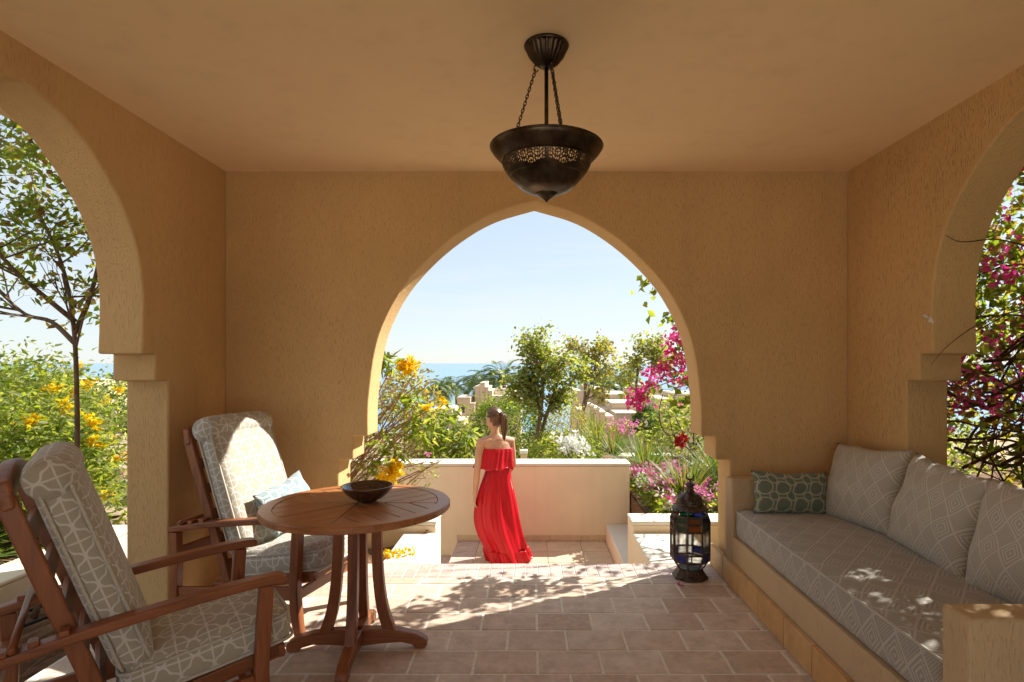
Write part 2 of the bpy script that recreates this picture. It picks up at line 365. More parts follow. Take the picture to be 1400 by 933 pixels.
m, t, b = new_mat('brown_hair', .38, .5)
t.links.new(ramp(t, nd(t, 'NewGeometry').outputs['Random Per Island'], [(0, (.05, .022, .012)), (1, (.19, .085, .04))]), b.inputs['Base Color']); M['hair'] = m
def plain(name, c, rough=.6, spec=.4):
    m, t, b = new_mat(name, rough, spec)
    k = ramp(t, noise(t, obj_co(t), 20, 4), [(.3, tuple(x*.85 for x in c)), (.7, tuple(min(1, x*1.1) for x in c))]); t.links.new(k, b.inputs['Base Color']); return m
M['hose'] = plain('black_rubber', (.015, .015, .015)); M['sandal'] = plain('tan_leather', (.30, .16, .08)); M['eye'] = plain('eye_white', (.75, .72, .70), .2)
M['window'] = plain('dark_window', (.05, .055, .06), .15); M['lamp_white'] = plain('white_enamel', (.75, .73, .70), .4); M['metal_hinge'] = plain('brass_hinge', (.22, .15, .05), .35)

# ================================================================ the setting: patio shell
XL, XR, XLO, XRO = -2.074, 2.139, -2.315, 2.377          # side walls, inner and outer faces
YB, YBO, YN, ZC = 3.97, 4.238, -1.2, 2.75                # back wall, wall behind the camera, ceiling
def arch_poly(c, half, z0, z1, lo, hi, top, P, C, S, zc1, zc2, curve):
    """outline of a wall with a stepped, pointed arch opening that reaches the floor"""
    cur = [(x, z) for x, z in curve]
    sm = smooth_pts([(x, z, 0) for x, z in cur], 6)
    right = [(P, z0), (P, zc1), (C, zc1), (C, zc2), (S, zc2)]+[(q.x, q.y) for q in sm[1:]]
    left = [(-x, z) for x, z in reversed(right[:-1])]
    prof = [(c+x, z) for x, z in right+left]
    return [(hi, z0)]+[(hi, top), (lo, top), (lo, z0)]+list(reversed(prof))
back_curve = [(1.129, .954), (1.130, 1.1), (1.122, 1.24), (1.085, 1.52), (1.02, 1.733), (.891, 1.966), (.70, 2.18), (.488, 2.35), (.275, 2.467), (0, 2.55)]
side_curve = [(.727, 1.50), (.735, 1.65), (.733, 1.844), (.693, 2.03), (.613, 2.198), (.486, 2.345), (.344, 2.466), (.22, 2.535), (.11, 2.572), (0, 2.60)]
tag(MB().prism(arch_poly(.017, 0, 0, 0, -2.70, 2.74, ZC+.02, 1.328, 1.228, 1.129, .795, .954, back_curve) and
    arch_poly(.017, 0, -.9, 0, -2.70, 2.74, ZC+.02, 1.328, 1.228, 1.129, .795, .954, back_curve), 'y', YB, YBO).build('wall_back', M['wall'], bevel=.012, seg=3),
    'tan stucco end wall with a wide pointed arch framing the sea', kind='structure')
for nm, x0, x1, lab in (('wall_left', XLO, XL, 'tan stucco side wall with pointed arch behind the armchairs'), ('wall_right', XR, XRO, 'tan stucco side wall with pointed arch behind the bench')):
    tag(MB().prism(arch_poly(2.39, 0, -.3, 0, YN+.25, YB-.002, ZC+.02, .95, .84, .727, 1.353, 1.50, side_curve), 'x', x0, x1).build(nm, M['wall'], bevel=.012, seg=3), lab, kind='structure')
tag(MB().prism([(-2.7, -.3), (-2.7, ZC+.02), (2.74, ZC+.02), (2.74, -.3), (2.0, -.3), (2.0, 2.2), (-2.0, 2.2), (-2.0, -.3)], 'y', YN, YN+.248).build('fill_portal', M['wall'], bevel=.012), 'added stucco portal behind the camera letting in fill light', kind='structure')  # invented opening, sized to let fill light into the patio
tag(MB().box(-14, 14, -18, YN+.235, -.3, -.004).build('fill_courtyard', M['fill_courtyard']), 'added pale ground behind the camera bouncing sunlight indoors', kind='structure')  # invented ground, out of view, bounces sunlight up into the patio
tag(MB().box(-2.78, 2.82, YN-.05, YBO+.06, ZC, ZC+.34).build('ceiling', M['ceiling']), 'smooth tan plaster ceiling over the patio', kind='structure')
tag(MB().box(XR+.012, XRO-.012, 1.445, 3.335, -.1, .66).build('sill_wall', M['wall'], bevel=.012), 'low stucco sill closing the foot of the right arch', kind='structure')

# ---- floor with its tiles
fl = tag(MB().box(XLO, XRO-.01, YN+.24, YBO-.004, -.25, -.0025).build('floor', M['grout']), 'terracotta travertine patio floor laid in running bond', kind='structure')
def tile_mesh(w, d, h=.03, bev=.0025):
    b = bev; x, y = w/2, d/2
    return MB().add([(-x,-y,-h),(x,-y,-h),(x,y,-h),(-x,y,-h),(-x,-y,-b),(x,-y,-b),(x,y,-b),(-x,y,-b),(-x+b,-y+b,0),(x-b,-y+b,0),(x-b,y-b,0),(-x+b,y-b,0)],
        [(0,1,5,4),(1,2,6,5),(2,3,7,6),(3,0,4,7),(4,5,9,8),(5,6,10,9),(6,7,11,10),(7,4,8,11),(8,9,10,11)])
_tm = {}
def lay(name, x0, x1, y0, y1, z, mat, parent, gap=.014, jit=.0014, h=.03):
    w_, d_ = x1-x0-gap, y1-y0-gap
    if w_ < .02 or d_ < .02: return
    k = (round(w_, 3), round(d_, 3), mat.name, h)
    if k not in _tm: _tm[k] = tile_mesh(w_, d_, h).mesh(name)
    o = link_mesh(name, _tm[k], mat, parent); o.location = ((x0+x1)/2, (y0+y1)/2, z+random.uniform(-jit, jit))
    o.rotation_euler = (random.uniform(-.003, .003), random.uniform(-.003, .003), random.uniform(-.006, .006)); return o
PX, PY = .3065, .2225
def left_edge(y): return XLO+.005 if 1.46 < y < 3.32 else XL
rows = [(3.845-(i+1)*PY, 3.845-i*PY, i % 2) for i in range(12)]
rows.insert(0, (3.845, 3.965, 1))
for y0, y1, odd in rows:
    k = -9
    while True:
        x0 = (.335 if odd == 0 else .487)+k*PX; x1 = x0+PX; k += 1
        xl, xr = left_edge((y0+y1)/2), 1.292
        if x0 >= xr: break
        if x1 <= xl: continue
        lay('tile', max(x0, xl), min(x1, xr), y0, y1, 0, M['tile'], fl)
# rows behind the camera's view, joined
mb = MB()
for i in range(12, 22):
    y0, y1 = 3.845-(i+1)*PY, 3.845-i*PY
    for k in range(-9, 6):
        x0 = (.335 if i % 2 == 0 else .487)+k*PX
        a, b2 = max(x0, XL), min(x0+PX, 2.1)
        if b2-a > .04:
            T = tile_mesh(b2-a-.009, y1-y0-.009); T.xf(Matrix.Translation(((a+b2)/2, (y0+y1)/2, 0))); mb.add(T.v, T.f)
tag(mb.build('tile_rows', M['tile'], fl, fix=False), kind='stuff')
x = -1.31
while x < 1.34:                                          # brick threshold under the big arch
    wd = random.uniform(.078, .092); lay('brick', x, min(x+wd, 1.345), 3.967, 4.236, .001, M['brick'], fl, .004, .0004); x += wd

# ---- bench, built in along the right wall
bench = empty('built_in_bench', (1.7, 2.85, 0)); tag(bench, 'tan stucco bench with low arm walls built along the right wall', 'bench')
def under(o, p): o.parent = p; o.matrix_parent_inverse = Matrix.Translation(-Vector(p.location)) if p.rotation_euler.z == 0 else p.matrix_world.inverted(); return o
under(MB().box(1.315, XR-.003, 1.862, 3.838, 0, .312).build('plinth', M['bench'], bevel=.008), bench)
under(MB().box(1.300, XR-.003, 1.735, 1.860, 0, .69).build('arm_wall', M['bench'], bevel=.014, seg=3), bench)
under(MB().box(1.311, XR-.003, 3.840, YB-.003, 0, .69).build('arm_wall', M['bench'], bevel=.014, seg=3), bench)
y = 4.225
for ln in (.29, .302, .302, .345, .30, .302, .302, .302):
    o = lay('skirting_tile', 0, .157, 0, ln, 0, M['skirt'], bench, .006, 0, .026)
    o.location = (1.284-1.7, y-ln/2-2.85, .080); o.rotation_euler = (0, R(-90), 0); y -= ln

# ---- steps and lower landing
ZT = -.61
ldg = tag(MB().box(-.864, .853, 4.245, 6.78, ZT-.2, ZT-.012).build('lower_landing', M['grout']), 'sunken sandstone landing below the patio edge', kind='structure')
yy = 6.775
for j in range(7):
    xx = -.60
    while xx < .84:
        lay('tile', xx, min(xx+.385, .85), yy-.36, yy, ZT, M['pale_tile'], ldg, .008, .001); xx += .385
    n = 0
    for q in range(4): lay('brick', -.862, -.604, yy-.36+q*.09, yy-.27+q*.09, ZT+.001, M['brick'], ldg, .006)
    yy -= .362
st = tag(MB().box(-.815, .86, 4.242, 4.50, ZT-.05, -.155).box(-.815, .86, 4.502, 4.78, ZT-.05, -.31).box(-.815, .86, 4.782, 5.06, ZT-.05, -.46).build('patio_steps', M['pale_tile'], bevel=.01),
    'sandstone steps down from the brick threshold', kind='structure')
lower = tag(MB().box(-4.0, -.87, 5.30, 6.775, -1.3, -.99).box(-1.15, -.87, 5.30, 6.775, -.988, -.77).build('side_steps', M['brick'], bevel=.01), 'brick steps going down to the left of the landing', kind='structure')
def wall_thing(name, boxes, cap, lab, cat, group=None, mw=None, mc=None, bev=.012):
    o = empty(name, boxes[0][0:1]+boxes[0][2:3]+(boxes[0][4],)); tag(o, lab, cat, group)
    bpy.context.view_layer.update()
    for nm, bx, m_ in [('wall_body', q, mw or M['wall_out']) for q in boxes]+[('coping', q, mc or M['coping']) for q in cap]:
        p_ = MB().box(*bx).build(nm, m_, bevel=bev); p_.parent = o; p_.matrix_parent_inverse = Matrix.Translation(-Vector(o.location))
    return o
par = wall_thing('parapet', [(-4.4, 1.14, 6.78, 7.10, -1.4, .255)], [(-4.41, 1.147, 6.773, 7.107, .256, .292)], 'tan stucco parapet with top coloured sunlit white behind the woman in red', 'parapet')
for k in range(5):
    o = lay('skirting_tile', 0, .36, 0, .07, 0, M['pale_tile'], par, .005, 0, .02); o.location = (-.86+.36*k+.17+4.4, 6.768-6.78, ZT+.04+1.4); o.rotation_euler = (R(90), 0, 0)
wall_thing('step_wall', [(.866, 1.36, 4.246, 5.018, -.75, -.03), (.866, 2.9, 5.02, 5.29, -.75, .06)], [(.860, 1.364, 4.246, 5.016, -.029, .0), (.860, 2.9, 5.014, 5.296, .061, .095)], 'low stucco step wall with top coloured sunlit white behind the lantern', 'low wall')
wall_thing('step_wall', [(-1.09, -.822, 4.246, 5.018, -.75, -.03), (-3.1, -.822, 5.02, 5.29, -1.3, .06)], [(-1.094, -.816, 4.246, 5.016, -.029, .0), (-3.1, -.816, 5.014, 5.296, .061, .095)], 'low stucco step wall with top coloured sunlit white beyond the round table', 'low wall')
wall_thing('kerb_wall', [(.858, 1.13, 5.30, 6.776, -.75, -.44)], [(.852, 1.136, 5.30, 6.776, -.439, -.41)], 'low kerb with top coloured sunlit white along the right edge of the landing', 'low wall')
wall_thing('garden_kerb', [(-3.56, -3.27, .52, 4.9, -.3, .07)], [(-3.566, -3.264, .52, 4.9, .071, .10)], 'pale stone garden kerb outside the left arch', 'low wall', mc=M['wall_out'])

# ---- ground, soil beds, sea
def gh(x, y):
    z = -1.6 if y < 9 else -1.6-(y-9)*.105 if y < 60 else -6.955-(y-60)*.11
    return z+.25*math.sin(x*.13+1)*math.cos(y*.11)*(1 if y > 9 else .1)
xs = sorted(set([-400, -200, -120, -80]+list(range(-60, 61, 5))+[80, 120, 200, 400])); ys = [-300, -120, -60, -30, -15, -8]+list(range(-4, 62, 3))+[70, 85, 100, 120, 145, 170]
gv = [(x, y, gh(x, y)) for y in ys for x in xs]; n = len(xs)
g = MB().add(gv, [(j*n+i, j*n+i+1, (j+1)*n+i+1, (j+1)*n+i) for j in range(len(ys)-1) for i in range(n-1)]).build('ground', M['ground'], smooth=True)
tag(g, 'dry sandy hillside falling to the sea', kind='structure')
def bed(name, x0, x1, y0, y1, z, lab, mat=None, amp=.03, n=26):
    vs_ = []; 
    for j in range(n+1):
        for i in range(n+1):
            vs_.append((x0+(x1-x0)*i/n, y0+(y1-y0)*j/n, z+amp*random.uniform(-1, 1)))
    m_ = MB().add(vs_, [(j*(n+1)+i, j*(n+1)+i+1, (j+1)*(n+1)+i+1, (j+1)*(n+1)+i) for j in range(n) for i in range(n)])
    m_.box(x0+.002, x1-.002, y0+.002, y1-.002, z-1.8, z-amp-.01)
    return tag(m_.build(name, mat or M['soil'], smooth=False), lab, kind='structure')
bed('soil_bed', -3.268, XLO-.002, YN+.25, 4.236, -.13, 'bare soil strip with hoses outside the left arch')
bed('soil_bed', -3.2, -1.094, 4.24, 5.012, -.13, 'soil bed below the yellow flowering shrub')
bed('soil_bed', 1.366, 2.9, 4.24, 5.012, -.13, 'soil bed beside the lantern')
bed('soil_bed', XRO+.002, 6.5, YN+.25, 4.236, -.12, 'soil bed outside the right arch')
bed('garden_bed', 1.15, 7.0, 5.30, 9.5, -.04, 'raised flower bed right of the parapet')
bed('garden_bed', -14, -3.562, YN+.25, 4.9, .0, 'planted bed beyond the garden kerb')
bed('garden_bed', -14, -4.42, 4.9, 14, -.15, 'sandy garden beyond the left arch', M['ground'], .05)
sea = tag(MB().add([(-60000, 120, -12.5), (60000, 120, -12.5), (60000, 70000, -12.5), (-60000, 70000, -12.5)], [(0, 1, 2, 3)]).build('sea', M['sea']), 'calm blue sea out to the horizon', kind='structure')

# ================================================================ furniture
def cushion_me(sx, sy, sz, r, puff=.015, n=14, wr=.004, name='cushion'):
    bm = bmesh.new(); uvl = bm.loops.layers.uv.new('UVMap'); S = (sx/2, sy/2, sz/2)
    sd_ = random.uniform(0, 50)
    def mapp(p):
        inner = [max(-(S[i]-r), min(S[i]-r, p[i])) for i in range(3)]; d = Vector([p[i]-inner[i] for i in range(3)])
        q = Vector(inner)+d.normalized()*r if d.length > 0 else Vector(p)
        fx, fy = max(0, 1-(q.x/S[0])**2), max(0, 1-(q.y/S[1])**2)
        k = puff*math.sqrt(fx*fy)+wr*math.sin(q.x*31+sd_)*math.sin(q.y*27+sd_*2)
        q.z += k*(q.z/S[2]); bw = .35*puff*(1-(q.z/S[2])**2)
        q.x += bw*(q.x/S[0])*fy; q.y += bw*(q.y/S[1])*fx
        return q
    for ax in range(3):
        for sg in (-1, 1):
            u_, v_ = [(1, 2), (2, 0), (0, 1)][ax]; nn = [max(6, int(n*2*S[k]/max(sx, sy))) for k in range(3)]
            g_ = []
            for i in range(nn[u_]+1):
                for j in range(nn[v_]+1):
                    p = [0, 0, 0]; p[ax] = sg*S[ax]; p[u_] = -math.cos(math.pi*i/nn[u_])*S[u_]*.4+(2*i/nn[u_]-1)*S[u_]*.6; p[v_] = -math.cos(math.pi*j/nn[v_])*S[v_]*.4+(2*j/nn[v_]-1)*S[v_]*.6
                    g_.append((bm.verts.new(mapp(p)), list(p)))
            W = nn[v_]+1
            for i in range(nn[u_]):
                for j in range(nn[v_]):
                    ids = [i*W+j, (i+1)*W+j, (i+1)*W+j+1, i*W+j+1]
                    if sg < 0: ids.reverse()
                    f = bm.faces.new([g_[k][0] for k in ids]); f.smooth = True
                    for lp, k in zip(f.loops, ids):
                        p = g_[k][1]; lp[uvl].uv = (p[1], p[2]+p[0]) if ax == 0 else (p[0], p[2]+p[1]) if ax == 1 else (p[0], p[1])
    bmesh.ops.remove_doubles(bm, verts=bm.verts, dist=.0006); me = bpy.data.meshes.new(name); bm.to_mesh(me); bm.free(); return me
def pillow_me(w_, h_, t_, n=22, name='pillow', seed=0):
    """knife-edge pillow standing in x (width) - z (height), thickness along y"""
    bm = bmesh.new(); uvl = bm.loops.layers.uv.new('UVMap'); G = {}
    for s in (1, -1):
        for i in range(n+1):
            for j in range(n+1):
                a, b2 = 2*i/n-1, 2*j/n-1
                edge = max(abs(a), abs(b2)) > .999
                if s < 0 and edge: G[(s, i, j)] = G[(1, i, j)]; continue
                th_ = t_/2*((1-abs(a)**2.6)**.55)*((1-abs(b2)**2.6)**.55)
                th_ *= 1+.10*math.sin(a*4+seed*3+s)*math.sin(b2*5+seed)
                X = a*w_/2*(1-.055*(1-b2*b2)); Z = b2*h_/2*(1-.055*(1-a*a))
                Z -= .012*(1-a*a)*(1 if b2 > 0 else 0)*abs(math.sin(a*3+seed))
                X += .006*math.sin(b2*7+seed); 
                G[(s, i, j)] = bm.verts.new((X, s*th_, Z))
    for s in (1, -1):
        for i in range(n):
            for j in range(n):
                ids = [(s, i, j), (s, i+1, j), (s, i+1, j+1), (s, i, j+1)]
                if s > 0: ids.reverse()
                f = bm.faces.new([G[k] for k in ids]); f.smooth = True
                for lp, k in zip(f.loops, ids): lp[uvl].uv = (k[1]/n*w_, k[2]/n*h_)
    me = bpy.data.meshes.new(name); bm.to_mesh(me); bm.free(); return me

# ---- reclining armchair (faces +x)
def make_chair():
    root = empty('armchair'); wx, wy, wz = M['wood_x'], M['wood_y'], M['wood_z']
    arm = [(q.x, q.y) for q in smooth_pts([(-.455, .525, 0), (-.2, .572, 0), (.12, .610, 0), (.36, .628, 0), (.435, .624, 0)], 5)]
    for s in (-1, 1):
        y_ = s*.272
        a = MB().bar(arm, y_, .062, [.034]*(len(arm)-3)+[.033, .030, .022]).build('arm', wx, root, bevel=.008, seg=2)
        for k in range(3): MB().box(-.40+k*.075, -.372+k*.075, y_-.022, y_+.022, .552+k*.014, .572+k*.014).build('notch_block', wx, a, bevel=.003)
        leg = [(q.x, q.y) for q in smooth_pts([(.365, .608, 0), (.353, .42, 0), (.348, .25, 0), (.362, .10, 0), (.385, 0, 0)], 5)]
        MB().bar(leg, y_, .046, [.05]*(len(leg)-6)+[.048, .046, .044, .042, .040, .038]).build('front_leg', wz, root, bevel=.005)
        leg = [(q.x, q.y) for q in smooth_pts([(-.425, .512, 0), (-.42, .3, 0), (-.435, 0, 0)], 5)]
        MB().bar(leg, y_, .046, .05).build('rear_leg', wz, root, bevel=.005)
        MB().bar([(-.395, .175), (.325, .245)], y_, .026, .070).build('side_rail', wx, root, bevel=.004)
        MB().bar([(-.207, .2075), (.44, .335)], s*.224, .030, .055).build('seat_rail', wx, root, bevel=.004)
        stile = [(q.x, q.y) for q in smooth_pts([(-.105, .215, 0), (-.19, .46, 0), (-.29, .75, 0), (-.385, 1.03, 0)], 5)]
        MB().bar(stile, s*.224, .034, [.052]*4+[.055]*(len(stile)-4)).build('back_stile', wz, root, bevel=.006)
        MB().lathe([(0, 0), (.016, 0), (.016, .012), (0, .012)], 12).xf(Matrix.Translation((-.105, s*.243, .228)) @ Matrix.Rotation(R(90), 4, 'X')).build('hinge_bolt', M['metal_hinge'], root)
    yr = [(-.249+.498*k/8) for k in range(9)]
    tp = MB()                                              # curved top rail
    vs_ = []
    for y_ in yr:
        c = 1-(y_/.249)**2; zx = 1.035+.035*c; x_ = -.390-.012*c
        vs_ += [(x_-.018, y_, zx+.045), (x_+.022, y_, zx+.05), (x_+.036, y_, zx-.04), (x_+.0, y_, zx-.05)]
    tp.add(vs_, [(i*4+k, i*4+(k+1) % 4, i*4+4+(k+1) % 4, i*4+4+k) for i in range(8) for k in range(4)]+[(3, 2, 1, 0), (32, 33, 34, 35)]).build('top_rail', wy, root, bevel=.01, seg=3)
    for k in range(5):
        f_ = .14+k*.17; MB().box(-.009, .009, -.207, .207, -.03, .03).xf(Matrix.Translation((-.105-.28*f_, 0, .215+.815*f_)) @ Matrix.Rotation(R(-19), 4, 'Y')).build('back_slat', wy, root, bevel=.003)
    for k in range(6):
        f_ = .06+k*.17; MB().box(-.03, .03, -.207, .207, -.008, .008).xf(Matrix.Translation((-.22+.66*f_, 0, .245+.11*f_)) @ Matrix.Rotation(R(-8.8), 4, 'Y')).build('seat_slat', wy, root, bevel=.003)
    MB().box(.412, .438, -.249, .249, .305, .355).build('front_rail', wy, root, bevel=.004)
    MB().box(.325, .351, -.249, .249, .20, .255).build('cross_rail', wy, root, bevel=.004)
    MB().box(-.445, -.415, -.249, .249, .36, .42).build('rear_rail', wy, root, bevel=.004)
    MB().tube([(-.36, -.31, .578), (-.36, .31, .578)], .012, 10).build('support_bar', wy, root, smooth=True)
    sc = link_mesh('seat_cushion', cushion_me(.56, .48, .14, .05, .024), M['lattice'], root); sc.location = (.19, 0, .378); sc.rotation_euler = (0, R(-8.8), 0)
    bc = link_mesh('back_cushion', cushion_me(.128, .48, .72, .05, .02), M['lattice'], root)
    ang = R(-19); bc.location = (-.156, 0, .74); bc.rotation_euler = (0, ang, 0)
    def welt(owner, a, b2, at, axis):
        pts = []; r = .05
        for cx_, cy_, a0 in ((a/2-r, b2/2-r, 0), (-a/2+r, b2/2-r, 90), (-a/2+r, -b2/2+r, 180), (a/2-r, -b2/2+r, 270)):
            for k in range(6):
                q = R(a0+k*18); u_, v_ = cx_+(r-.004)*math.cos(q), cy_+(r-.004)*math.sin(q); pts.append((at, u_, v_) if axis == 'x' else (u_, v_, at))
        pts.append(pts[0]); MB().tube(pts, .0062, 6).build('piping', M['piping'], owner, smooth=True)
    welt(bc, .48+.012, .72+.0, .064-.022, 'x'); welt(bc, .48+.012, .72+.0, -.064+.022, 'x'); welt(sc, .56+.012, .48+.012, .07-.022, 'z'); welt(sc, .56+.012, .48+.012, -.07+.022, 'z')
    # headrest roll
    bm = bmesh.new(); uvl = bm.loops.layers.uv.new('UVMap'); n, mm = 20, 12; G = []
    for i in range(mm+1):
        y_ = -.245+.49*i/mm; e = abs(2*i/mm-1)
        for k in range(n): th_ = 2*math.pi*k/n; r_ = .076*(1-.16*e**6)*(1+.02*math.sin(i*2.1+k)); G.append(bm.verts.new((r_*1.05*math.cos(th_), y_, r_*math.sin(th_))))
    for i in range(mm):
        for k in range(n):
            k2 = (k+1) % n; f = bm.faces.new([G[i*n+k], G[i*n+k2], G[(i+1)*n+k2], G[(i+1)*n+k]]); f.smooth = True
            for lp, (ii, kk) in zip(f.loops, ((i, k), (i, k+1), (i+1, k+1), (i+1, k))): lp[uvl].uv = (.51*ii/mm, .47*kk/n)
    for i, sg in ((0, -1), (mm, 1)):
        cc = bm.verts.new((0, sg*.257, 0))
        for k in range(n):
            f = bm.faces.new([G[i*n+k], G[i*n+(k+1) % n], cc]); f.smooth = True
            for lp in f.loops: lp[uvl].uv = (lp.vert.co.x+.3, lp.vert.co.z)
    bmesh.ops.recalc_face_normals(bm, faces=bm.faces)
    me = bpy.data.meshes.new('headrest'); bm.to_mesh(me); bm.free()
    hr = link_mesh('headrest', me, M['lattice'], root); hr.location = (-.275, 0, 1.078); hr.rotation_euler = (0, ang, 0)
    return root
GRP = 'reclining teak armchairs'
chair = make_chair(); chair.location = (-1.50, 3.41, 0); chair.rotation_euler = (0, 0, R(-15))
tag(chair, 'teak recliner armchair in the wall corner holding a pale blue pillow', 'armchair', GRP)
c2 = copy_tree(chair); c2.location = (-1.465, 2.232, 0); c2.rotation_euler = (0, 0, R(36)); tag(c2, 'nearest teak recliner armchair with empty patterned cushions, cut by the left edge', 'armchair', GRP)
bp = link_mesh('throw_pillow', pillow_me(.46, .27, .12, seed=1), M['blue_pillow']); tag(bp, 'pale blue lattice lumbar pillow on the corner armchair', 'pillow')
bpy.context.view_layer.update()
bp.matrix_world = chair.matrix_world @ Matrix.Translation((.015, .10, .62)) @ Matrix.Rotation(R(-28), 4, 'Y') @ Matrix.Rotation(R(90), 4, 'Z') @ Matrix.Rotation(R(-9), 4, 'Y')

# ---- round table
tb = empty('round_table', (-.885, 2.98, 0)); tag(tb, 'round slatted teak pedestal table between the armchairs', 'table')
RT, ZTT = .465, .742
wt = M['table_wood']
def ring_mesh(r0, r1, z0, z1, n=72):
    return MB().lathe([(r0, z0), (r1-.006, z0), (r1, z0+.006), (r1, z1-.006), (r1-.006, z1), (r0, z1), (r0, z0)], n)
rim = ring_mesh(RT-.062, RT, ZTT-.034, ZTT).build('rim', wt, tb, smooth=False)
# the top: four quadrants of slats, each quadrant's slats running the same way (chevrons), cut to the circle
rin = RT-.064; pitch = .092
for q in range(4):
    ang = R(45+90*q)
    dmb = 0
    k = 0
    while True:
        a0, a1 = k*pitch+.0025, (k+1)*pitch-.0025
        if a0 >= rin*.985: break
        # quadrant wedge |y| <= x ; slats run along x at constant y ... built for both halves
        for sg in (1, -1):
            ya, yb = a0, min(a1, rin*.7071)
            if ya >= rin*.7071: continue
            outl = [(ya+.003, ya*sg), (math.sqrt(rin*rin-ya*ya), ya*sg), (math.sqrt(rin*rin-((ya+yb)/2)**2), (ya+yb)/2*sg), (math.sqrt(max(0, rin*rin-yb*yb)), yb*sg), (yb+.003, yb*sg)]
            p_ = MB().prism(outl, 'z', ZTT-.026, ZTT-.002+random.uniform(-.0006, .0006))
            o = p_.build('top_slat', wt, tb, bevel=.0015, seg=1); o.rotation_euler = (0, 0, ang)
        k += 1
MB().lathe([(0, ZTT-.055), (.30, ZTT-.055), (.30, ZTT-.03), (0, ZTT-.03)], 40).build('top_support', wt, tb)
for q in range(4):
    A = R(90*q+4)
    leg = [(q_.x, q_.y) for q_ in smooth_pts([(.098, ZTT-.055, 0), (.096, .55, 0), (.104, .36, 0), (.126, .20, 0), (.165, .075, 0)], 6)]
    o = MB().bar(leg, 0, .048, [.046+.012*i/len(leg) for i in range(len(leg))]).build('leg', M['wood_z'], tb, bevel=.004); o.rotation_euler = (0, 0, A)
    ft = [(.02, .02), (.02, .105), (.12, .103), (.22, .092), (.30, .072), (.345, .045), (.352, .018), (.34, 0), (.29, 0), (.275, .02), (.22, .034), (.12, .030)]
    o = MB().prism(ft, 'y', -.027, .027).build('foot', M['wood_x'], tb, bevel=.005); o.rotation_euler = (0, 0, A)
bw = MB().lathe([(0, 0), (.045, 0), (.05, .004), (.085, .022), (.115, .05), (.130, .074), (.133, .080), (.129, .082), (.122, .076), (.108, .052), (.08, .026), (.045, .012), (0, .010)], 48).build('bowl', M['bowl'], smooth=True)
bw.location = (-.845, 3.01, ZTT+.0005); tag(bw, 'dark glazed wooden bowl on the round table', 'bowl')

# ---- bench cushions
sc = link_mesh('seat_mattress', cushion_me(.80, 1.965, .182, .035, .012, 26), M['sofa']); sc.location = (1.728, 2.852, .404); tag(sc, 'long grey diamond patterned seat mattress on the stucco bench', 'mattress')
mb = MB()
def piping(me_owner, sx, sy, z, r=.035, rad=.006):
    pts = []
    for cx_, cy_, a0 in ((sx/2-r, sy/2-r, 0), (-sx/2+r, sy/2-r, 90), (-sx/2+r, -sy/2+r, 180), (sx/2-r, -sy/2+r, 270)):
        for k in range(5): a = R(a0+k*22.5); pts.append((cx_+(r-.006)*math.cos(a), cy_+(r-.006)*math.sin(a), z))
    pts.append(pts[0]); return MB().tube(pts, rad, 6).build('piping', M['sofa'], me_owner, smooth=True)
o = piping(sc, .80, 1.965, .079); 
for i, (yc, lab) in enumerate(((3.50, 'large greige diamond cushion at the far end of the bench'), (2.88, 'large greige diamond cushion in the middle of the bench'), (2.27, 'large greige diamond cushion nearest the camera, cut by the right edge'))):
    o = link_mesh('back_pillow', pillow_me(.64, .50, .20, seed=i+2), M['sofa_pillow']); o.matrix_world = Matrix.Translation((1.985+.012*(i % 2), yc, .715)) @ Matrix.Rotation(R((6, -3, 4)[i]), 4, 'Z') @ Matrix.Rotation(R(17), 4, 'Y') @ Matrix.Rotation(R(90), 4, 'Z') @ Matrix.Rotation(R((4, -3, 2)[i]), 4, 'Y')
    tag(o, lab, 'cushion', 'large bench cushions')
o = link_mesh('throw_pillow', pillow_me(.49, .27, .13, seed=5), M['green_pillow']); o.matrix_world = Matrix.Translation((1.655, 3.735, .625)) @ Matrix.Rotation(R(-13), 4, 'X') @ Matrix.Rotation(R(1.5), 4, 'Y'); tag(o, 'small sage green lattice pillow against the far bench arm', 'pillow')

# ---- pendant lamp
pl = empty('pendant_lamp', (.06, 2.39, ZC)); tag(pl, 'dark bronze bowl pendant lamp hung on chains from the ceiling', 'lamp')
br = M['bronze']
MB().lathe([(.084, 0), (.086, -.010), (.080, -.022), (.070, -.045), (.050, -.072), (.030, -.088), (.018, -.094), (0, -.096)], 96, flute=.045, nf=24).build('canopy', br, pl, smooth=True)
MB().lathe([(.088, 0), (.092, -.006), (.088, -.014), (.08, -.016)], 48).build('canopy_ring', br, pl, smooth=True)
MB().tube([(0, 0, -.09), (0, 0, -.60)], .0085, 12).build('rod', br, pl, smooth=True)
def prof_at(P, n):
    return [(q.x, q.y) for q in smooth_pts([(a, b2, 0) for a, b2 in P], n)]
bowl_o = prof_at([(.228, -.422), (.221, -.437), (.203, -.458), (.181, -.478)], 4)
low_o = prof_at([(.146, -.538), (.128, -.562), (.098, -.588), (.06, -.604), (.035, -.608)], 4)
MB().lathe([(.224, -.416)]+bowl_o+[(.175, -.478), (.198, -.456), (.216, -.435), (.224, -.416)], 72).build('bowl_rim', br, pl, smooth=True)
MB().tube([(.227*math.cos(2*math.pi*k/48), .227*math.sin(2*math.pi*k/48), -.420) for k in range(49)], .005, 8, False).build('rim_bead', br, pl, smooth=True)
MB().lathe(low_o, 72).build('bowl_base', br, pl, smooth=True)
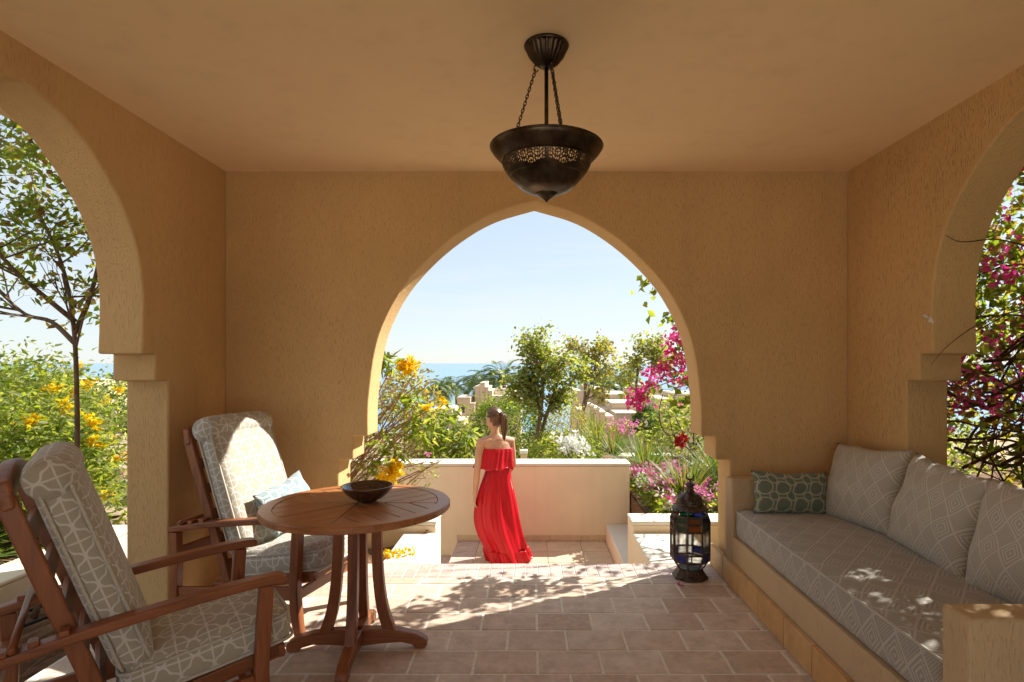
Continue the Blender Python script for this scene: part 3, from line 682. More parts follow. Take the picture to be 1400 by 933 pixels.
# pierced band: real holes, arabesque cut-outs inside pointed panels
nth, nzb = 384, 30; P2 = prof_at([(.181, -.478), (.174, -.497), (.162, -.518), (.146, -.538)], nzb//3); vs_ = []; fs_ = []
for r_, z_ in P2:
    for k in range(nth): a = 2*math.pi*k/nth; vs_.append((r_*math.cos(a), r_*math.sin(a), z_))
for i in range(len(P2)-1):
    for k in range(nth):
        u_ = (k+.5)/nth*8; fu = u_-math.floor(u_)-.5; fv = (i+.5)/(len(P2)-1)
        inside = fv > .06 and fv < .90-1.1*abs(fu)*fv and abs(fu) < .46
        s_ = math.sin(fu*44)*math.sin(fv*15+2*math.cos(fu*14)); s2 = math.cos(fu*30+fv*9)*math.cos(fu*30-fv*9)
        if inside and (abs(s_) > .42 and s2 > -.55): continue
        fs_.append((i*nth+k, i*nth+(k+1) % nth, (i+1)*nth+(k+1) % nth, (i+1)*nth+k))
o = MB().add(vs_, fs_).build('pierced_band', br, pl, smooth=True, fix=False); sm_ = o.modifiers.new('solid', 'SOLIDIFY'); sm_.thickness = .003
MB().lathe([(.045, -.602), (.047, -.607), (.038, -.612), (.036, -.616), (.029, -.620), (.024, -.623), (.018, -.628), (.010, -.633), (.004, -.640), (0, -.643)], 32).build('finial', br, pl, smooth=True)
for a in (172, 52, 292):
    A = R(a); p0 = Vector((.045*math.cos(A), .045*math.sin(A), -.098)); p1 = Vector((.165*math.cos(A), .165*math.sin(A), -.47))
    MB().tube([(.035*math.cos(A), .035*math.sin(A), -.075), (.05*math.cos(A), .05*math.sin(A), -.085), (.052*math.cos(A), .052*math.sin(A), -.100), (.042*math.cos(A), .042*math.sin(A), -.108), (.034*math.cos(A), .034*math.sin(A), -.100)], .0032, 6).build('hook', br, pl, smooth=True)
    d = p1-p0; nl = 26; mb = MB()
    q = d.to_track_quat('Z', 'Y').to_matrix().to_4x4()
    for k in range(nl):
        Lk = MB(); hl = d.length/nl*.72; pts = [(.0055*math.cos(2*math.pi*j/10), 0, hl*math.sin(2*math.pi*j/10)) for j in range(11)]
        Lk.tube(pts, .0021, 5, False).xf(Matrix.Translation(p0+d*((k+.5)/nl)) @ q @ Matrix.Rotation(R(90*(k % 2)), 4, 'Z')); mb.add(Lk.v, Lk.f)
    mb.build('chain', br, pl, smooth=True, fix=False)

# ---- floor lantern
ln = empty('floor_lantern', (1.075, 3.975, .002), R(22.5)); ln.scale = (.93, .93, .98); tag(ln, 'pierced metal octagonal floor lantern with coloured glass and crescent top', 'lantern')
lm = M['lantern']
def octo(prof): return MB().lathe(prof, 8)
octo([(0, 0), (.130, 0), (.130, .012), (.118, .022), (.098, .050), (.092, .065), (.098, .072), (0, .072)]).build('base', lm, ln, bevel=.003)
def r_at(z):
    P_ = [(.072, .095), (.115, .122), (.130, .140), (.40, .140), (.43, .128), (.475, .108)]
    for (z0, r0), (z1, r1) in zip(P_, P_[1:]):
        if z <= z1: return r0+(r1-r0)*(z-z0)/(z1-z0)
    return P_[-1][1]
zs_ = [.072, .115, .130, .175, .35, .39, .40, .43, .475]
for k in range(8):
    A = 2*math.pi*k/8; MB().tube([(r_at(z)*math.cos(A), r_at(z)*math.sin(A), z) for z in zs_], .0055, 6).build('edge_bar', lm, ln)
for z, t_ in ((.122, .007), (.178, .005), (.335, .005), (.385, .007), (.43, .007)):
    octo([(r_at(z)*.985+.004, z-t_), (r_at(z)*.985+.004, z+t_), (r_at(z)*.95, z+t_), (r_at(z)*.95, z-t_), (r_at(z)*.985+.004, z-t_)]).build('band', lm, ln)
cp = math.cos(math.pi/8); tanp = math.tan(math.pi/8)
gl = [M['g_clear']]*8
for k in range(8):
    A = 2*math.pi*(k+.5)/8; Rz = Matrix.Rotation(A, 4, 'Z')
    def panel(z0, z1, mat, name, inset=.0, fil=None, m_=None):
        r0, r1 = r_at(z0)*cp-inset, r_at(z1)*cp-inset; h0, h1 = r_at(z0)*cp*tanp-.007, r_at(z1)*cp*tanp-.007
        if fil is None:
            MB().add([(r0, -h0, z0), (r0, h0, z0), (r1, h1, z1), (r1, -h1, z1), (r0-.003, -h0, z0), (r0-.003, h0, z0), (r1-.003, h1, z1), (r1-.003, -h1, z1)], [(0, 1, 2, 3), (7, 6, 5, 4), (0, 4, 5, 1), (1, 5, 6, 2), (2, 6, 7, 3), (3, 7, 4, 0)]).xf(Rz).build(name, mat, ln)
        else:
            nu, nv = fil; vv = []; ff = []
            for j in range(nv+1):
                for i in range(nu+1):
                    fz = j/nv; fu = i/nu*2-1; vv.append((r0+(r1-r0)*fz, fu*(h0+(h1-h0)*fz), z0+(z1-z0)*fz))
            for j in range(nv):
                for i in range(nu):
                    fu = (i+.5)/nu*2-1; fv = (j+.5)/nv
                    if abs(fu) < .9 and .04 < fv < .96 and math.sin(fu*17+1.57)*math.sin(fv*(z1-z0)*390) > -.22: continue
                    if abs(fu) < .28 and .30 < fv < .72 and z1-z0 > .1: continue
                    ff.append((j*(nu+1)+i, j*(nu+1)+i+1, (j+1)*(nu+1)+i+1, (j+1)*(nu+1)+i))
            o_ = MB().add(vv, ff).xf(Rz).build(name, mat, ln, fix=False); s_ = o_.modifiers.new('solid', 'SOLIDIFY'); s_.thickness = .002
    panel(.18, .333, lm, 'filigree_panel', 0, (26, 56)); panel(.182, .331, gl[k], 'glass_pane', .006)
    panel(.13, .174, lm, 'filigree_panel', 0, (24, 18)); panel(.34, .379, lm, 'filigree_panel', 0, (24, 16)); panel(.131, .173, [M['g_blue'], M['g_clear']][k % 2], 'glass_pane', .006)
    panel(.34, .379, [M['g_green'], M['g_orange'], M['g_green'], M['g_blue']][k % 4], 'glass_pane', .006)
    panel(.39, .425, lm, 'filigree_panel', 0, (24, 14)); panel(.392, .423, [M['g_blue'], M['g_green'], M['g_orange']][k % 3], 'glass_pane', .006)
    panel(.078, .114, M['g_clear'], 'glass_pane', .003)
octo([(.105, .470), (.135, .474), (.135, .480), (.108, .492), (.098, .498)]).build('eave', lm, ln)
for k in range(8):
    A = 2*math.pi*(k+.5)/8; MB().add([(.120, -.04, .478), (.120, .04, .478), (.140, 0, .470), (.100, -.036, .498), (.100, .036, .498)], [(0, 2, 1), (0, 1, 4, 3), (0, 3, 2), (1, 2, 4), (2, 3, 4)]).xf(Matrix.Rotation(A, 4, 'Z')).build('crown_leaf', lm, ln)
dome = prof_at([(.098, .498), (.098, .52), (.088, .548), (.062, .572), (.036, .584)], 5); nth = 96; vs_ = []; fs_ = []
for r_, z_ in dome:
    for k in range(nth): a = 2*math.pi*k/nth; q_ = r_*(1-.035*abs(math.sin(4*a))); vs_.append((q_*math.cos(a), q_*math.sin(a), z_))
for i in range(len(dome)-1):
    for k in range(nth):
        fu = (k+.5)/nth*8; fu = fu-math.floor(fu)-.5; fv = (i+.5)/(len(dome)-1)
        if abs(fu) < .33*(1.1-fv) and .1 < fv < .8 and (int(k) % 3) and (i % 3): continue
        fs_.append((i*nth+k, i*nth+(k+1) % nth, (i+1)*nth+(k+1) % nth, (i+1)*nth+k))
o = MB().add(vs_, fs_).build('dome', lm, ln, fix=False); s_ = o.modifiers.new('solid', 'SOLIDIFY'); s_.thickness = .002
octo([(.040, .580), (.032, .592), (.026, .605), (.028, .612), (.024, .625), (.036, .632), (.037, .642), (.026, .648), (.01, .652), (0, .652)]).build('neck', lm, ln)
MB().tube([(0, 0, .65), (0, 0, .672)], .006, 8).build('finial', lm, ln)
cr = [(math.cos(R(a))*.027, 0, .698+math.sin(R(a))*.027) for a in range(-240, 61, 15)]
MB().tube(cr, [.0015+.0058*math.sin(math.pi*i/(len(cr)-1)) for i in range(len(cr))], 8).xf(Matrix.Rotation(R(-22.5), 4, 'Z')).build('crescent', lm, ln, smooth=True)

# ================================================================ the woman
def ball(mb, c, r, n=16):
    r = (r, r, r) if not hasattr(r, '__len__') else r; vs_ = []
    for i in range(1, n//2):
        ph = math.pi*i/(n//2)
        for k in range(n): th_ = 2*math.pi*k/n; vs_.append((c[0]+r[0]*math.sin(ph)*math.cos(th_), c[1]+r[1]*math.sin(ph)*math.sin(th_), c[2]+r[2]*math.cos(ph)))
    m_ = n//2-1; fs = [(i*n+k, (i+1)*n+k, (i+1)*n+(k+1) % n, i*n+(k+1) % n) for i in range(m_-1) for k in range(n)]
    vs_ += [(c[0], c[1], c[2]+r[2]), (c[0], c[1], c[2]-r[2])]; a, b2 = len(vs_)-2, len(vs_)-1
    fs += [(a, k, (k+1) % n) for k in range(n)]+[(b2, (m_-1)*n+(k+1) % n, (m_-1)*n+k) for k in range(n)]
    mb.add(vs_, fs)
def limb(mb, pts, rad, n=14):
    mb.tube(pts, rad, n); ball(mb, pts[0], rad[0]*1.0); ball(mb, pts[-1], rad[-1]*1.0)
def loft(mb, rings, n=24, squash=2.4):
    """rings (cx, cy, z, hw, hd, turn): rounded-rectangle sections"""
    vs_ = []
    for cx_, cy_, z, hw, hd, tr in rings:
        for k in range(n):
            a = 2*math.pi*k/n; c, s = math.cos(a), math.sin(a)
            x_ = hw*abs(c)**(2/squash)*(1 if c > 0 else -1); y_ = hd*abs(s)**(2/squash)*(1 if s > 0 else -1)
            vs_.append((cx_+x_*math.cos(tr)-y_*math.sin(tr), cy_+x_*math.sin(tr)+y_*math.cos(tr), z))
    m_ = len(rings); fs = [(i*n+k, i*n+(k+1) % n, (i+1)*n+(k+1) % n, (i+1)*n+k) for i in range(m_-1) for k in range(n)]
    fs += [tuple(range(n)), tuple((m_-1)*n+k for k in range(n-1, -1, -1))]; mb.add(vs_, fs)
pw = empty('person', (-.30, 6.10, ZT)); tag(pw, 'woman in a long red strapless dress with brown ponytail, looking out to sea', 'person')
bpy.context.view_layer.update()
def on(o, p): o.parent = p; o.matrix_parent_inverse = p.matrix_world.inverted(); return o
B = MB(); TR = R(22)
hx, hy, hz = -.388, 6.10, .872
loft(B, [(-.352, 6.09, .02, .150, .105, TR), (-.352, 6.09, .14, .158, .115, TR), (-.350, 6.085, .26, .130, .095, TR), (-.348, 6.08, .36, .112, .082, TR), (-.350, 6.08, .46, .125, .09, TR), (-.358, 6.078, .55, .142, .092, TR), (-.368, 6.076, .62, .150, .078, TR), (-.374, 6.076, .66, .128, .062, TR), (-.378, 6.076, .695, .075, .05, TR), (-.380, 6.078, .715, .05, .045, TR)])
limb(B, [(-.380, 6.078, .68), (-.384, 6.086, .75), (-.386, 6.092, .81)], [.052, .045, .048])
ball(B, (hx, hy, hz+.012), (.082, .084, .098), 20)                       # skull
fdir = Vector((-.80, .60, 0)); fr = Vector((.60, .80, 0)); hc = Vector((hx, hy, hz))
ball(B, hc+fdir*.026+Vector((0, 0, -.045)), (.058, .060, .070), 18)      # jaw
ball(B, hc+fdir*.060+Vector((0, 0, -.092)), (.024, .024, .020))          # chin
B.tube([hc+fdir*.084+Vector((0, 0, .018)), hc+fdir*.100+Vector((0, 0, -.012)), hc+fdir*.107+Vector((0, 0, -.026)), hc+fdir*.090+Vector((0, 0, -.034))], [.007, .009, .012, .009], 8)
ball(B, hc+fdir*.086+Vector((0, 0, -.055)), (.022, .018, .007)); ball(B, hc+fdir*.085+Vector((0, 0, -.066)), (.020, .016, .008))
for s in (-1, 1): ball(B, hc+fr*s*.070+Vector((0, 0, -.012)), (.014, .020, .030))
sL, eL, wL = Vector((-.520, 6.010, .640)), Vector((-.553, 5.955, .375)), Vector((-.580, 5.975, .115))
limb(B, [(-.440, 6.045, .648), sL, (sL+eL)/2+Vector((-.004, 0, .02)), eL, (eL*.65+wL*.35), wL], [.055, .052, .041, .034, .034, .0235])
sR, eR, wR = Vector((-.222, 6.135, .640)), Vector((-.196, 6.20, .385)), Vector((-.265, 6.36, .245))
limb(B, [(-.300, 6.10, .648), sR, (sR+eR)/2, eR, (eR*.6+wR*.4), wR], [.055, .050, .041, .034, .033, .023])
def hand(w0, d, side, palm):
    """w0 wrist, d direction of the fingers, side = thumb side, palm = palm normal"""
    d, side, palm = d.normalized(), side.normalized(), palm.normalized()
    for k in range(4):
        o_ = side*(.026-.0175*k); L_ = (.070, .078, .072, .056)[k]
        limb(B, [w0+o_*.55, w0+d*.045+o_*.9, w0+d*.085+o_], [.0135, .0125, .0095], 8)
        a = w0+d*.085+o_; c1 = a+d*L_*.45+palm*L_*.10; c2 = c1+d*L_*.30+palm*L_*.22; c3 = c2+d*L_*.14+palm*L_*.22
        limb(B, [a, c1, c2, c3], [.0088, .0082, .0074, .0062], 8)
    limb(B, [w0+d*.02+side*.014, w0+d*.050+side*.040+palm*.008, w0+d*.078+side*.046+palm*.018, w0+d*.096+side*.042+palm*.024], [.013, .0105, .009, .0075], 8)
hand(wL, Vector((-.06, .10, -1)), Vector((-.25, .95, .1)), Vector((.95, .25, 0)))
hand(wR, Vector((-.75, .45, -.25)), Vector((0, .5, .85)), Vector((-.3, -.8, .3)))
for hipx, kn, an, toe in (((-.415, 6.07), (-.40, 6.10, -.18), (-.375, 6.03, -.525), (-.455, 6.20)), ((-.29, 6.11), (-.27, 6.22, -.17), (-.255, 6.22, -.525), (-.335, 6.40))):
    limb(B, [(hipx[0], hipx[1], .08), (hipx[0]*.5+kn[0]*.5, hipx[1]*.5+kn[1]*.5, -.04), kn, (kn[0]*.6+an[0]*.4, kn[1]*.6+an[1]*.4-.012, kn[2]*.6+an[2]*.4), an], [.082, .070, .050, .047, .030])
    a = Vector(an); t_ = Vector((toe[0], toe[1], ZT+.028)); d = (t_-a); d.z = 0
    limb(B, [a+Vector((0, 0, -.02))-d*.15, a*.55+t_*.45+Vector((0, 0, -.012)), t_+Vector((0, 0, .0))], [.032, .030, .024])
    fdn = d.normalized(); sdn = Vector((fdn.y, -fdn.x, 0))
    for k in range(5): limb(B, [t_+sdn*(.024-.012*k)-fdn*.01, t_+sdn*(.028-.014*k)+fdn*(.034-.006*abs(k-1))+Vector((0, 0, -.008))], [.011, .009], 8)
body = on(B.build('body', M['skin'], smooth=True), pw)
rm = body.modifiers.new('remesh', 'REMESH'); rm.mode = 'VOXEL'; rm.voxel_size = .0052; rm.use_smooth_shade = True
sm_ = body.modifiers.new('smooth', 'SMOOTH'); sm_.iterations = 4; sm_.factor = .5
for s in (-1, 1):
    e = MB(); ball(e, hc+fdir*.074+fr*s*.030+Vector((0, 0, .005)), .0115, 12); on(e.build('eye', M['eye'], smooth=True), pw)
# dress
def cloth_ring(rings, nf, amp, n=160, ph=0.0, soft=1.0):
    vs_ = []; P_ = []
    for i in range(len(rings)-1):
        for k in range(6): f_ = k/6; f2 = f_*f_*(3-2*f_)*.0+f_; P_.append(tuple(a*(1-f2)+b2*f2 for a, b2 in zip(rings[i], rings[i+1])))
    P_.append(rings[-1])
    for z, cx_, hw, hd, am in P_:
        for k in range(n):
            a = 2*math.pi*k/n
            fo = am*(.40*math.sin(nf*a+ph+2.2*z+1.6*math.sin(2*a+z*3))+.22*math.sin(nf*1.6*a+2.3*math.sin(3*a)+ph-1.5*z)+1.25*math.sin(nf*.4*a+.7+z*2.5+math.sin(a*2)))
            x_, y_ = (hw+fo)*math.cos(a), (hd+fo)*math.sin(a)
            vs_.append((cx_+x_*math.cos(TR*.9)-y_*math.sin(TR*.9), 6.09+.03*max(0, min(1, (.2-z)/.6))+x_*math.sin(TR*.9)+y_*math.cos(TR*.9), z+.012*math.sin(nf*.5*a+1)*(1 if abs(z-P_[-1][0]) < 1e-6 else 0)))
    m_ = len(P_); return MB().add(vs_, [(i*n+k, i*n+(k+1) % n, (i+1)*n+(k+1) % n, (i+1)*n+k) for i in range(m_-1) for k in range(n)])
def spline_rings(R_):
    zz = [r[0] for r in R_]; o_ = []
    P_ = [np.array(r) for r in R_]; P_ = [2*P_[0]-P_[1]]+P_+[2*P_[-1]-P_[-2]]
    for i in range(1, len(P_)-2):
        for k in range(3):
            t_ = k/3; a, b2, c, d = P_[i-1:i+3]; o_.append(tuple(.5*((2*b2)+(c-a)*t_+(2*a-5*b2+4*c-d)*t_*t_+(3*b2-a-3*c+d)*t_**3)))
    o_.append(tuple(P_[-2])); return o_
skirt = cloth_ring(spline_rings([(.375, -.350, .128, .100, .002), (.33, -.352, .134, .108, .004), (.22, -.366, .160, .125, .006), (.10, -.374, .193, .150, .008), (-.05, -.374, .225, .175, .010), (-.18, -.362, .238, .195, .012), (-.30, -.335, .235, .205, .012), (-.40, -.300, .228, .205, .013), (-.50, -.262, .216, .195, .017), (-.588, -.232, .206, .190, .020)]), 15, 0)
d1 = on(skirt.build('dress', M['dress'], smooth=True), pw); d1.modifiers.new('solid', 'SOLIDIFY').thickness = .003
bod = cloth_ring([(.566, -.358, .166, .112, .001), (.50, -.355, .156, .108, .002), (.42, -.350, .136, .100, .002), (.36, -.350, .130, .100, .002)], 18, 0)
on(bod.build('bodice', M['dress'], smooth=True), d1).modifiers.new('solid', 'SOLIDIFY').thickness = .003
ruf = cloth_ring([(.574, -.359, .171, .116, .001), (.548, -.360, .175, .124, .004), (.48, -.374, .186, .142, .008), (.42, -.386, .196, .155, .011), (.368, -.394, .206, .168, .013)], 17, 0, ph=.8)
on(ruf.build('ruffle', M['dress'], smooth=True), d1).modifiers.new('solid', 'SOLIDIFY').thickness = .0025
bel = cloth_ring([(.386, -.350, .136, .107, .002), (.372, -.350, .140, .110, .003), (.356, -.350, .136, .107, .002)], 24, 0); on(bel.build('waistband', M['dress'], smooth=True), d1)
hem = cloth_ring([(-.475, -.270, .218, .202, .016), (-.53, -.252, .222, .206, .018), (-.598, -.226, .222, .208, .021)], 19, 0, ph=.3); on(hem.build('hem_flounce', M['dress'], smooth=True), d1).modifiers.new('solid', 'SOLIDIFY').thickness = .0025
# hair: a cap of combed strands gathered in a ponytail
cv, cf = [], []                                           # scalp under the strands
for i in range(25):
    for j in range(49):
        el, a = -.75+1.75*i/24, -math.pi+2*math.pi*j/48; d0 = fdir*math.cos(a)+fr*math.sin(a); q_ = math.sqrt(max(0, 1-el*el)); cv.append(hc+Vector((d0.x*.087*q_, d0.y*.089*q_, .105*el+.012)))
for i in range(24):
    for j in range(48):
        el, a = -.75+1.75*(i+.5)/24, abs(-math.pi+2*math.pi*(j+.5)/48)
        if el > .55 or (a > 1.15 and el > .05) or (a > 1.75 and el > -.35) or (a > 2.0 and el > -.72): cf.append((i*49+j, i*49+j+1, (i+1)*49+j+1, (i+1)*49+j))
H = MB(); H.add(cv, cf); tie = hc+fdir*-.078+Vector((0, 0, .052))
cap = []
for k in range(460):
    a = random.uniform(-3.14, 3.14); el = random.uniform(-.72, 1.0)      # start on the hairline, run back over the skull to the tie
    d0 = (fdir*math.cos(a)+fr*math.sin(a))
    st_ = Vector((d0.x*.086, d0.y*.088, 0))*math.sqrt(max(0, 1-min(1, abs(el))**2))*.99+Vector((0, 0, .108*el+.012))
    if a > -1.1 and a < 1.1 and el < .45: continue
    if el < 0 and abs(a) < 1.75: continue
    if el < -.35 and abs(a) < 2.0: continue
    pts = []
    for j in range(7):
        f_ = j/6; p_ = st_.lerp(tie-hc, f_); e_ = Vector((p_.x/.086, p_.y/.088, (p_.z-.012)/.106)); l_ = e_.length
        if l_ > 1e-4: p_ = Vector((e_.x/l_*.086, e_.y/l_*.088, e_.z/l_*.106+.012))
        pts.append(hc+p_*1.03)
    H.tube(pts, [.004, .0075, .008, .008, .008, .0075, .006], 6)
for k in range(90):
    a = random.uniform(0, 6.28); r_ = math.sqrt(random.random()); lg = random.uniform(.8, 1.05)
    o1 = fr*math.cos(a)*r_+fdir*math.sin(a)*r_
    pts = [tie+o1*.012, tie+fdir*-.030+o1*.020+Vector((0, 0, .008)), tie+fdir*-.048+o1*.029+Vector((0, 0, -.04)), tie+fdir*-.046+o1*.032+Vector((.004, 0, -.11*lg)), tie+fdir*-.036+o1*.027+Vector((.010, 0, -.18*lg)), tie+fdir*-.030+o1*.012+Vector((.016, 0, -.262*lg))]
    H.tube([p for p in smooth_pts(pts, 3)], [.0045]*12+[.0042, .0035, .0025, .001], 5)
on(H.build('hair', M['hair'], smooth=True, fix=False), pw)
T_ = MB(); T_.tube([tie+fdir*-.012+(fr*math.cos(R(k*30))+Vector((0, 0, math.sin(R(k*30)))))*.019 for k in range(13)], .006, 8, False); on(T_.build('hair_tie', M['hose'], smooth=True), pw)
for an, toe in (((-.375, 6.03), (-.455, 6.20)), ((-.255, 6.22), (-.335, 6.40))):
    a, t_ = Vector((an[0], an[1], 0)), Vector((toe[0], toe[1], 0)); d = (t_-a).normalized(); s_ = Vector((d.y, -d.x, 0)); outl = []
    for f_, w_ in ((-.05, .018), (-.03, .034), (.06, .032), (.13, .036), (.19, .042), (.235, .032), (.25, .012)): outl.append((a+d*f_, w_))
    poly = [(p+s_*w_) for p, w_ in outl]+[(p-s_*w_) for p, w_ in reversed(outl)]
    so_ = MB().prism([(p.x, p.y) for p in poly], 'z', ZT+.002, ZT+.014)
    for f_ in (.02, .15):
        pp = a+d*f_; so_.tube([pp+s_*.036*math.cos(R(k*20))+Vector((0, 0, ZT+.014+.050*math.sin(R(k*20)))) for k in range(10)], .004, 6)
    on(so_.build('sandal', M['sandal'], bevel=0), pw)

# ================================================================ plants
def nrm(a): return a/np.maximum(1e-9, np.linalg.norm(a, axis=1, keepdims=True))
def leaves(name, P, L_, W_, mat, parent=None, droop=.25, up=.6, fold=.18, spread=1.0, out=None):
    """one folded kite per leaf at the points P"""
    P = np.asarray(P, dtype=float); n = len(P)
    d = rng.normal(size=(n, 3)); d[:, 2] = d[:, 2]*.6-droop
    if out is not None: d = d*.6+out
    d = nrm(d); nn = rng.normal(size=(n, 3))*spread; nn[:, 2] += up; nn -= d*np.sum(nn*d, axis=1, keepdims=True); nn = nrm(nn); s = np.cross(d, nn)
    l = (L_*rng.uniform(.6, 1.25, (n, 1))); ww = W_*rng.uniform(.7, 1.2, (n, 1))
    v = np.stack([P, P+d*l*.42+s*ww*.5+nn*ww*fold, P+d*l-nn*l*.08, P+d*l*.42-s*ww*.5+nn*ww*fold], axis=1).reshape(-1, 3)
    i = np.arange(n)*4; tr = np.stack([np.stack([i, i+1, i+2], 1), np.stack([i, i+2, i+3], 1)], 1).reshape(-1, 3)
    return link_mesh(name, fast_mesh(name, v, tr, 3), mat, parent)
def petals(name, C, k, r, size, mat, parent=None):
    """k small petals round each centre"""
    C = np.asarray(C, dtype=float); P = np.repeat(C, k, axis=0); o_ = nrm(rng.normal(size=P.shape))
    return leaves(name, P+o_*r*rng.uniform(.2, 1, (len(P), 1)), size, size*.8, mat, parent, 0, .3, .15, 1, out=o_*1.2)
KEEP = None
def grow(mb, p, d, length, rad, depth, tips, nodes, kids=3, bend=.35, up=.12, shrink=.66, seg=4, sides=5):
    p = Vector(p); d = Vector(d).normalized(); pts = [p.copy()]; rs = [rad]
    for k in range(seg):
        d = (d+Vector((random.gauss(0, 1), random.gauss(0, 1), random.gauss(0, 1)))*bend/seg+Vector((0, 0, up/seg))).normalized()
        p = p+d*length/seg
        if KEEP:
            q = KEEP(p)
            if q != p: d = (d+(q-p).normalized()*1.2).normalized(); p = q
        pts.append(p.copy()); rs.append(rad*(1-.45*(k+1)/seg)); nodes.append((p.copy(), depth))
    mb.tube(pts, rs, sides if rad > .004 else 3, cap=depth == 0)
    if depth == 0: tips.append((p.copy(), d.copy())); return
    for k in range(kids):
        j = random.randint(max(1, seg-2), seg); nd_ = (d+Vector((random.gauss(0, 1), random.gauss(0, 1), random.gauss(.1, .8)))*.62).normalized()
        grow(mb, pts[j], nd_, length*shrink*random.uniform(.75, 1.2), rs[j]*.68, depth-1, tips, nodes, kids, bend, up, shrink, max(3, seg-1), sides)
def around(tips, n, sd): 
    T_ = np.array([tuple(t_[0]) for t_ in tips]); i = rng.integers(0, len(T_), n); return T_[i]+rng.normal(size=(n, 3))*sd
def clumps(c, r, nc, per, sd, hollow=.55):
    """leaf points in uneven clumps through an ellipsoid"""
    d = nrm(rng.normal(size=(nc, 3))); q = d*(hollow+(1-hollow)*rng.random((nc, 1))**.6)*np.asarray(r)*rng.uniform(.82, 1.08, (nc, 1))+np.asarray(c)
    P = np.repeat(q, per, axis=0); return P+rng.normal(size=P.shape)*sd*np.repeat(rng.uniform(.6, 1.3, (nc, 1)), per, axis=0)
def put(o, p):  # parent, keeping the place
    o.parent = p; o.matrix_parent_inverse = Matrix.Translation(-Vector(p.location)); return o
def plant(name, base, lab, cat, group=None): return tag(empty(name, base), lab, cat, group)
def tree(name, base, trunk_pts, r0, lab, crown_tips, mats, nleaf, L_, W_, sd=.09, depth=3, blen=.5, kids=3, cat='tree', group=None, up=.2, droop=.2, barkm=None):
    """trunk_pts: list of polylines (limbs); from each limb's end a branching crown"""
    o = plant(name, base, lab, cat, group); tm, bm_ = MB(), MB(); tips, nodes = [], []
    for j, pts in enumerate(trunk_pts):
        P_ = smooth_pts(pts, 5); m_ = len(P_); rs = [r0*(.9 if j else 1)*(1-.5*i/(m_-1)) for i in range(m_)]; tm.tube(P_, rs, 9)
        for k in range(crown_tips):
            i = int(m_*(.62+.38*k/max(1, crown_tips-1)))-1; d = (P_[i]-P_[max(0, i-2)]).normalized()
            grow(bm_, P_[i], d+Vector((random.gauss(0, .7), random.gauss(0, .7), random.gauss(.15, .4))), blen*random.uniform(.7, 1.15), rs[i]*.6, depth-1, tips, nodes, kids, up=up)
    put(tm.build('trunk', barkm or M['bark'], smooth=True, fix=False), o); put(bm_.build('branches', barkm or M['bark'], smooth=True, fix=False), o)
    allp = tips+[(p, 0) for p, d_ in nodes if d_ <= 1]
    tot = sum(f_ for _, f_ in mats)
    for m_, f_ in mats: put(leaves('crown', around(allp, int(nleaf*f_/tot), sd), L_, W_, m_, None, droop), o)
    return o, tips
def bush(name, c, r, lab, mats, nc, per, L_, W_, sd, group=None, ground=None, hollow=.5, cat='shrub', stems=8):
    o = plant(name, (c[0], c[1], c[2]-r[2] if ground is None else ground), lab, cat, group); s = MB(); b0 = Vector(o.location)
    for k in range(stems):
        a = random.uniform(0, 6.28); e = Vector(c)+Vector((math.cos(a)*r[0]*.6, math.sin(a)*r[1]*.6, random.uniform(-.1, .6)*r[2])); s.tube([b0+Vector((random.gauss(0, .04), random.gauss(0, .04), 0)), b0.lerp(e, .55)+Vector((random.gauss(0, .06), random.gauss(0, .06), .05)), e], [.016, .011, .005], 5)
    put(s.build('stems', M['bark'], smooth=True, fix=False), o); tot = sum(f_ for _, f_ in mats)
    for m_, f_ in mats: put(leaves('foliage', clumps(c, r, int(nc*f_/tot), per, sd, hollow), L_, W_, m_), o)
    return o
def blades(name, c, n, length, width, mat, parent=None, lean=(.25, 1.25), sag=.6, seg=6, r0=.04):
    vs_ = []; fs = []
    for k in range(n):
        a = random.uniform(0, 6.283); e = R(90)-random.uniform(*lean); d = Vector((math.cos(a)*math.cos(e), math.sin(a)*math.cos(e), math.sin(e))); s = Vector((-math.sin(a), math.cos(a), random.gauss(0, .3))).normalized()
        p = Vector(c)+Vector((math.cos(a), math.sin(a), 0))*random.uniform(0, r0); L_ = length*random.uniform(.65, 1.1); b0 = len(vs_)
        for j in range(seg+1):
            f_ = j/seg; w_ = width*(1-f_**2.2)*.5+.0008; vs_ += [tuple(p+s*w_), tuple(p-s*w_)]
            d = (d+Vector((0, 0, -sag/seg*(.3+f_)))).normalized(); p = p+d*L_/seg
        fs += [(b0+2*j, b0+2*j+1, b0+2*j+3, b0+2*j+2) for j in range(seg)]
    o = link_mesh(name, fast_mesh(name, vs_, fs, 4), mat); 
    return put(o, parent) if parent else o
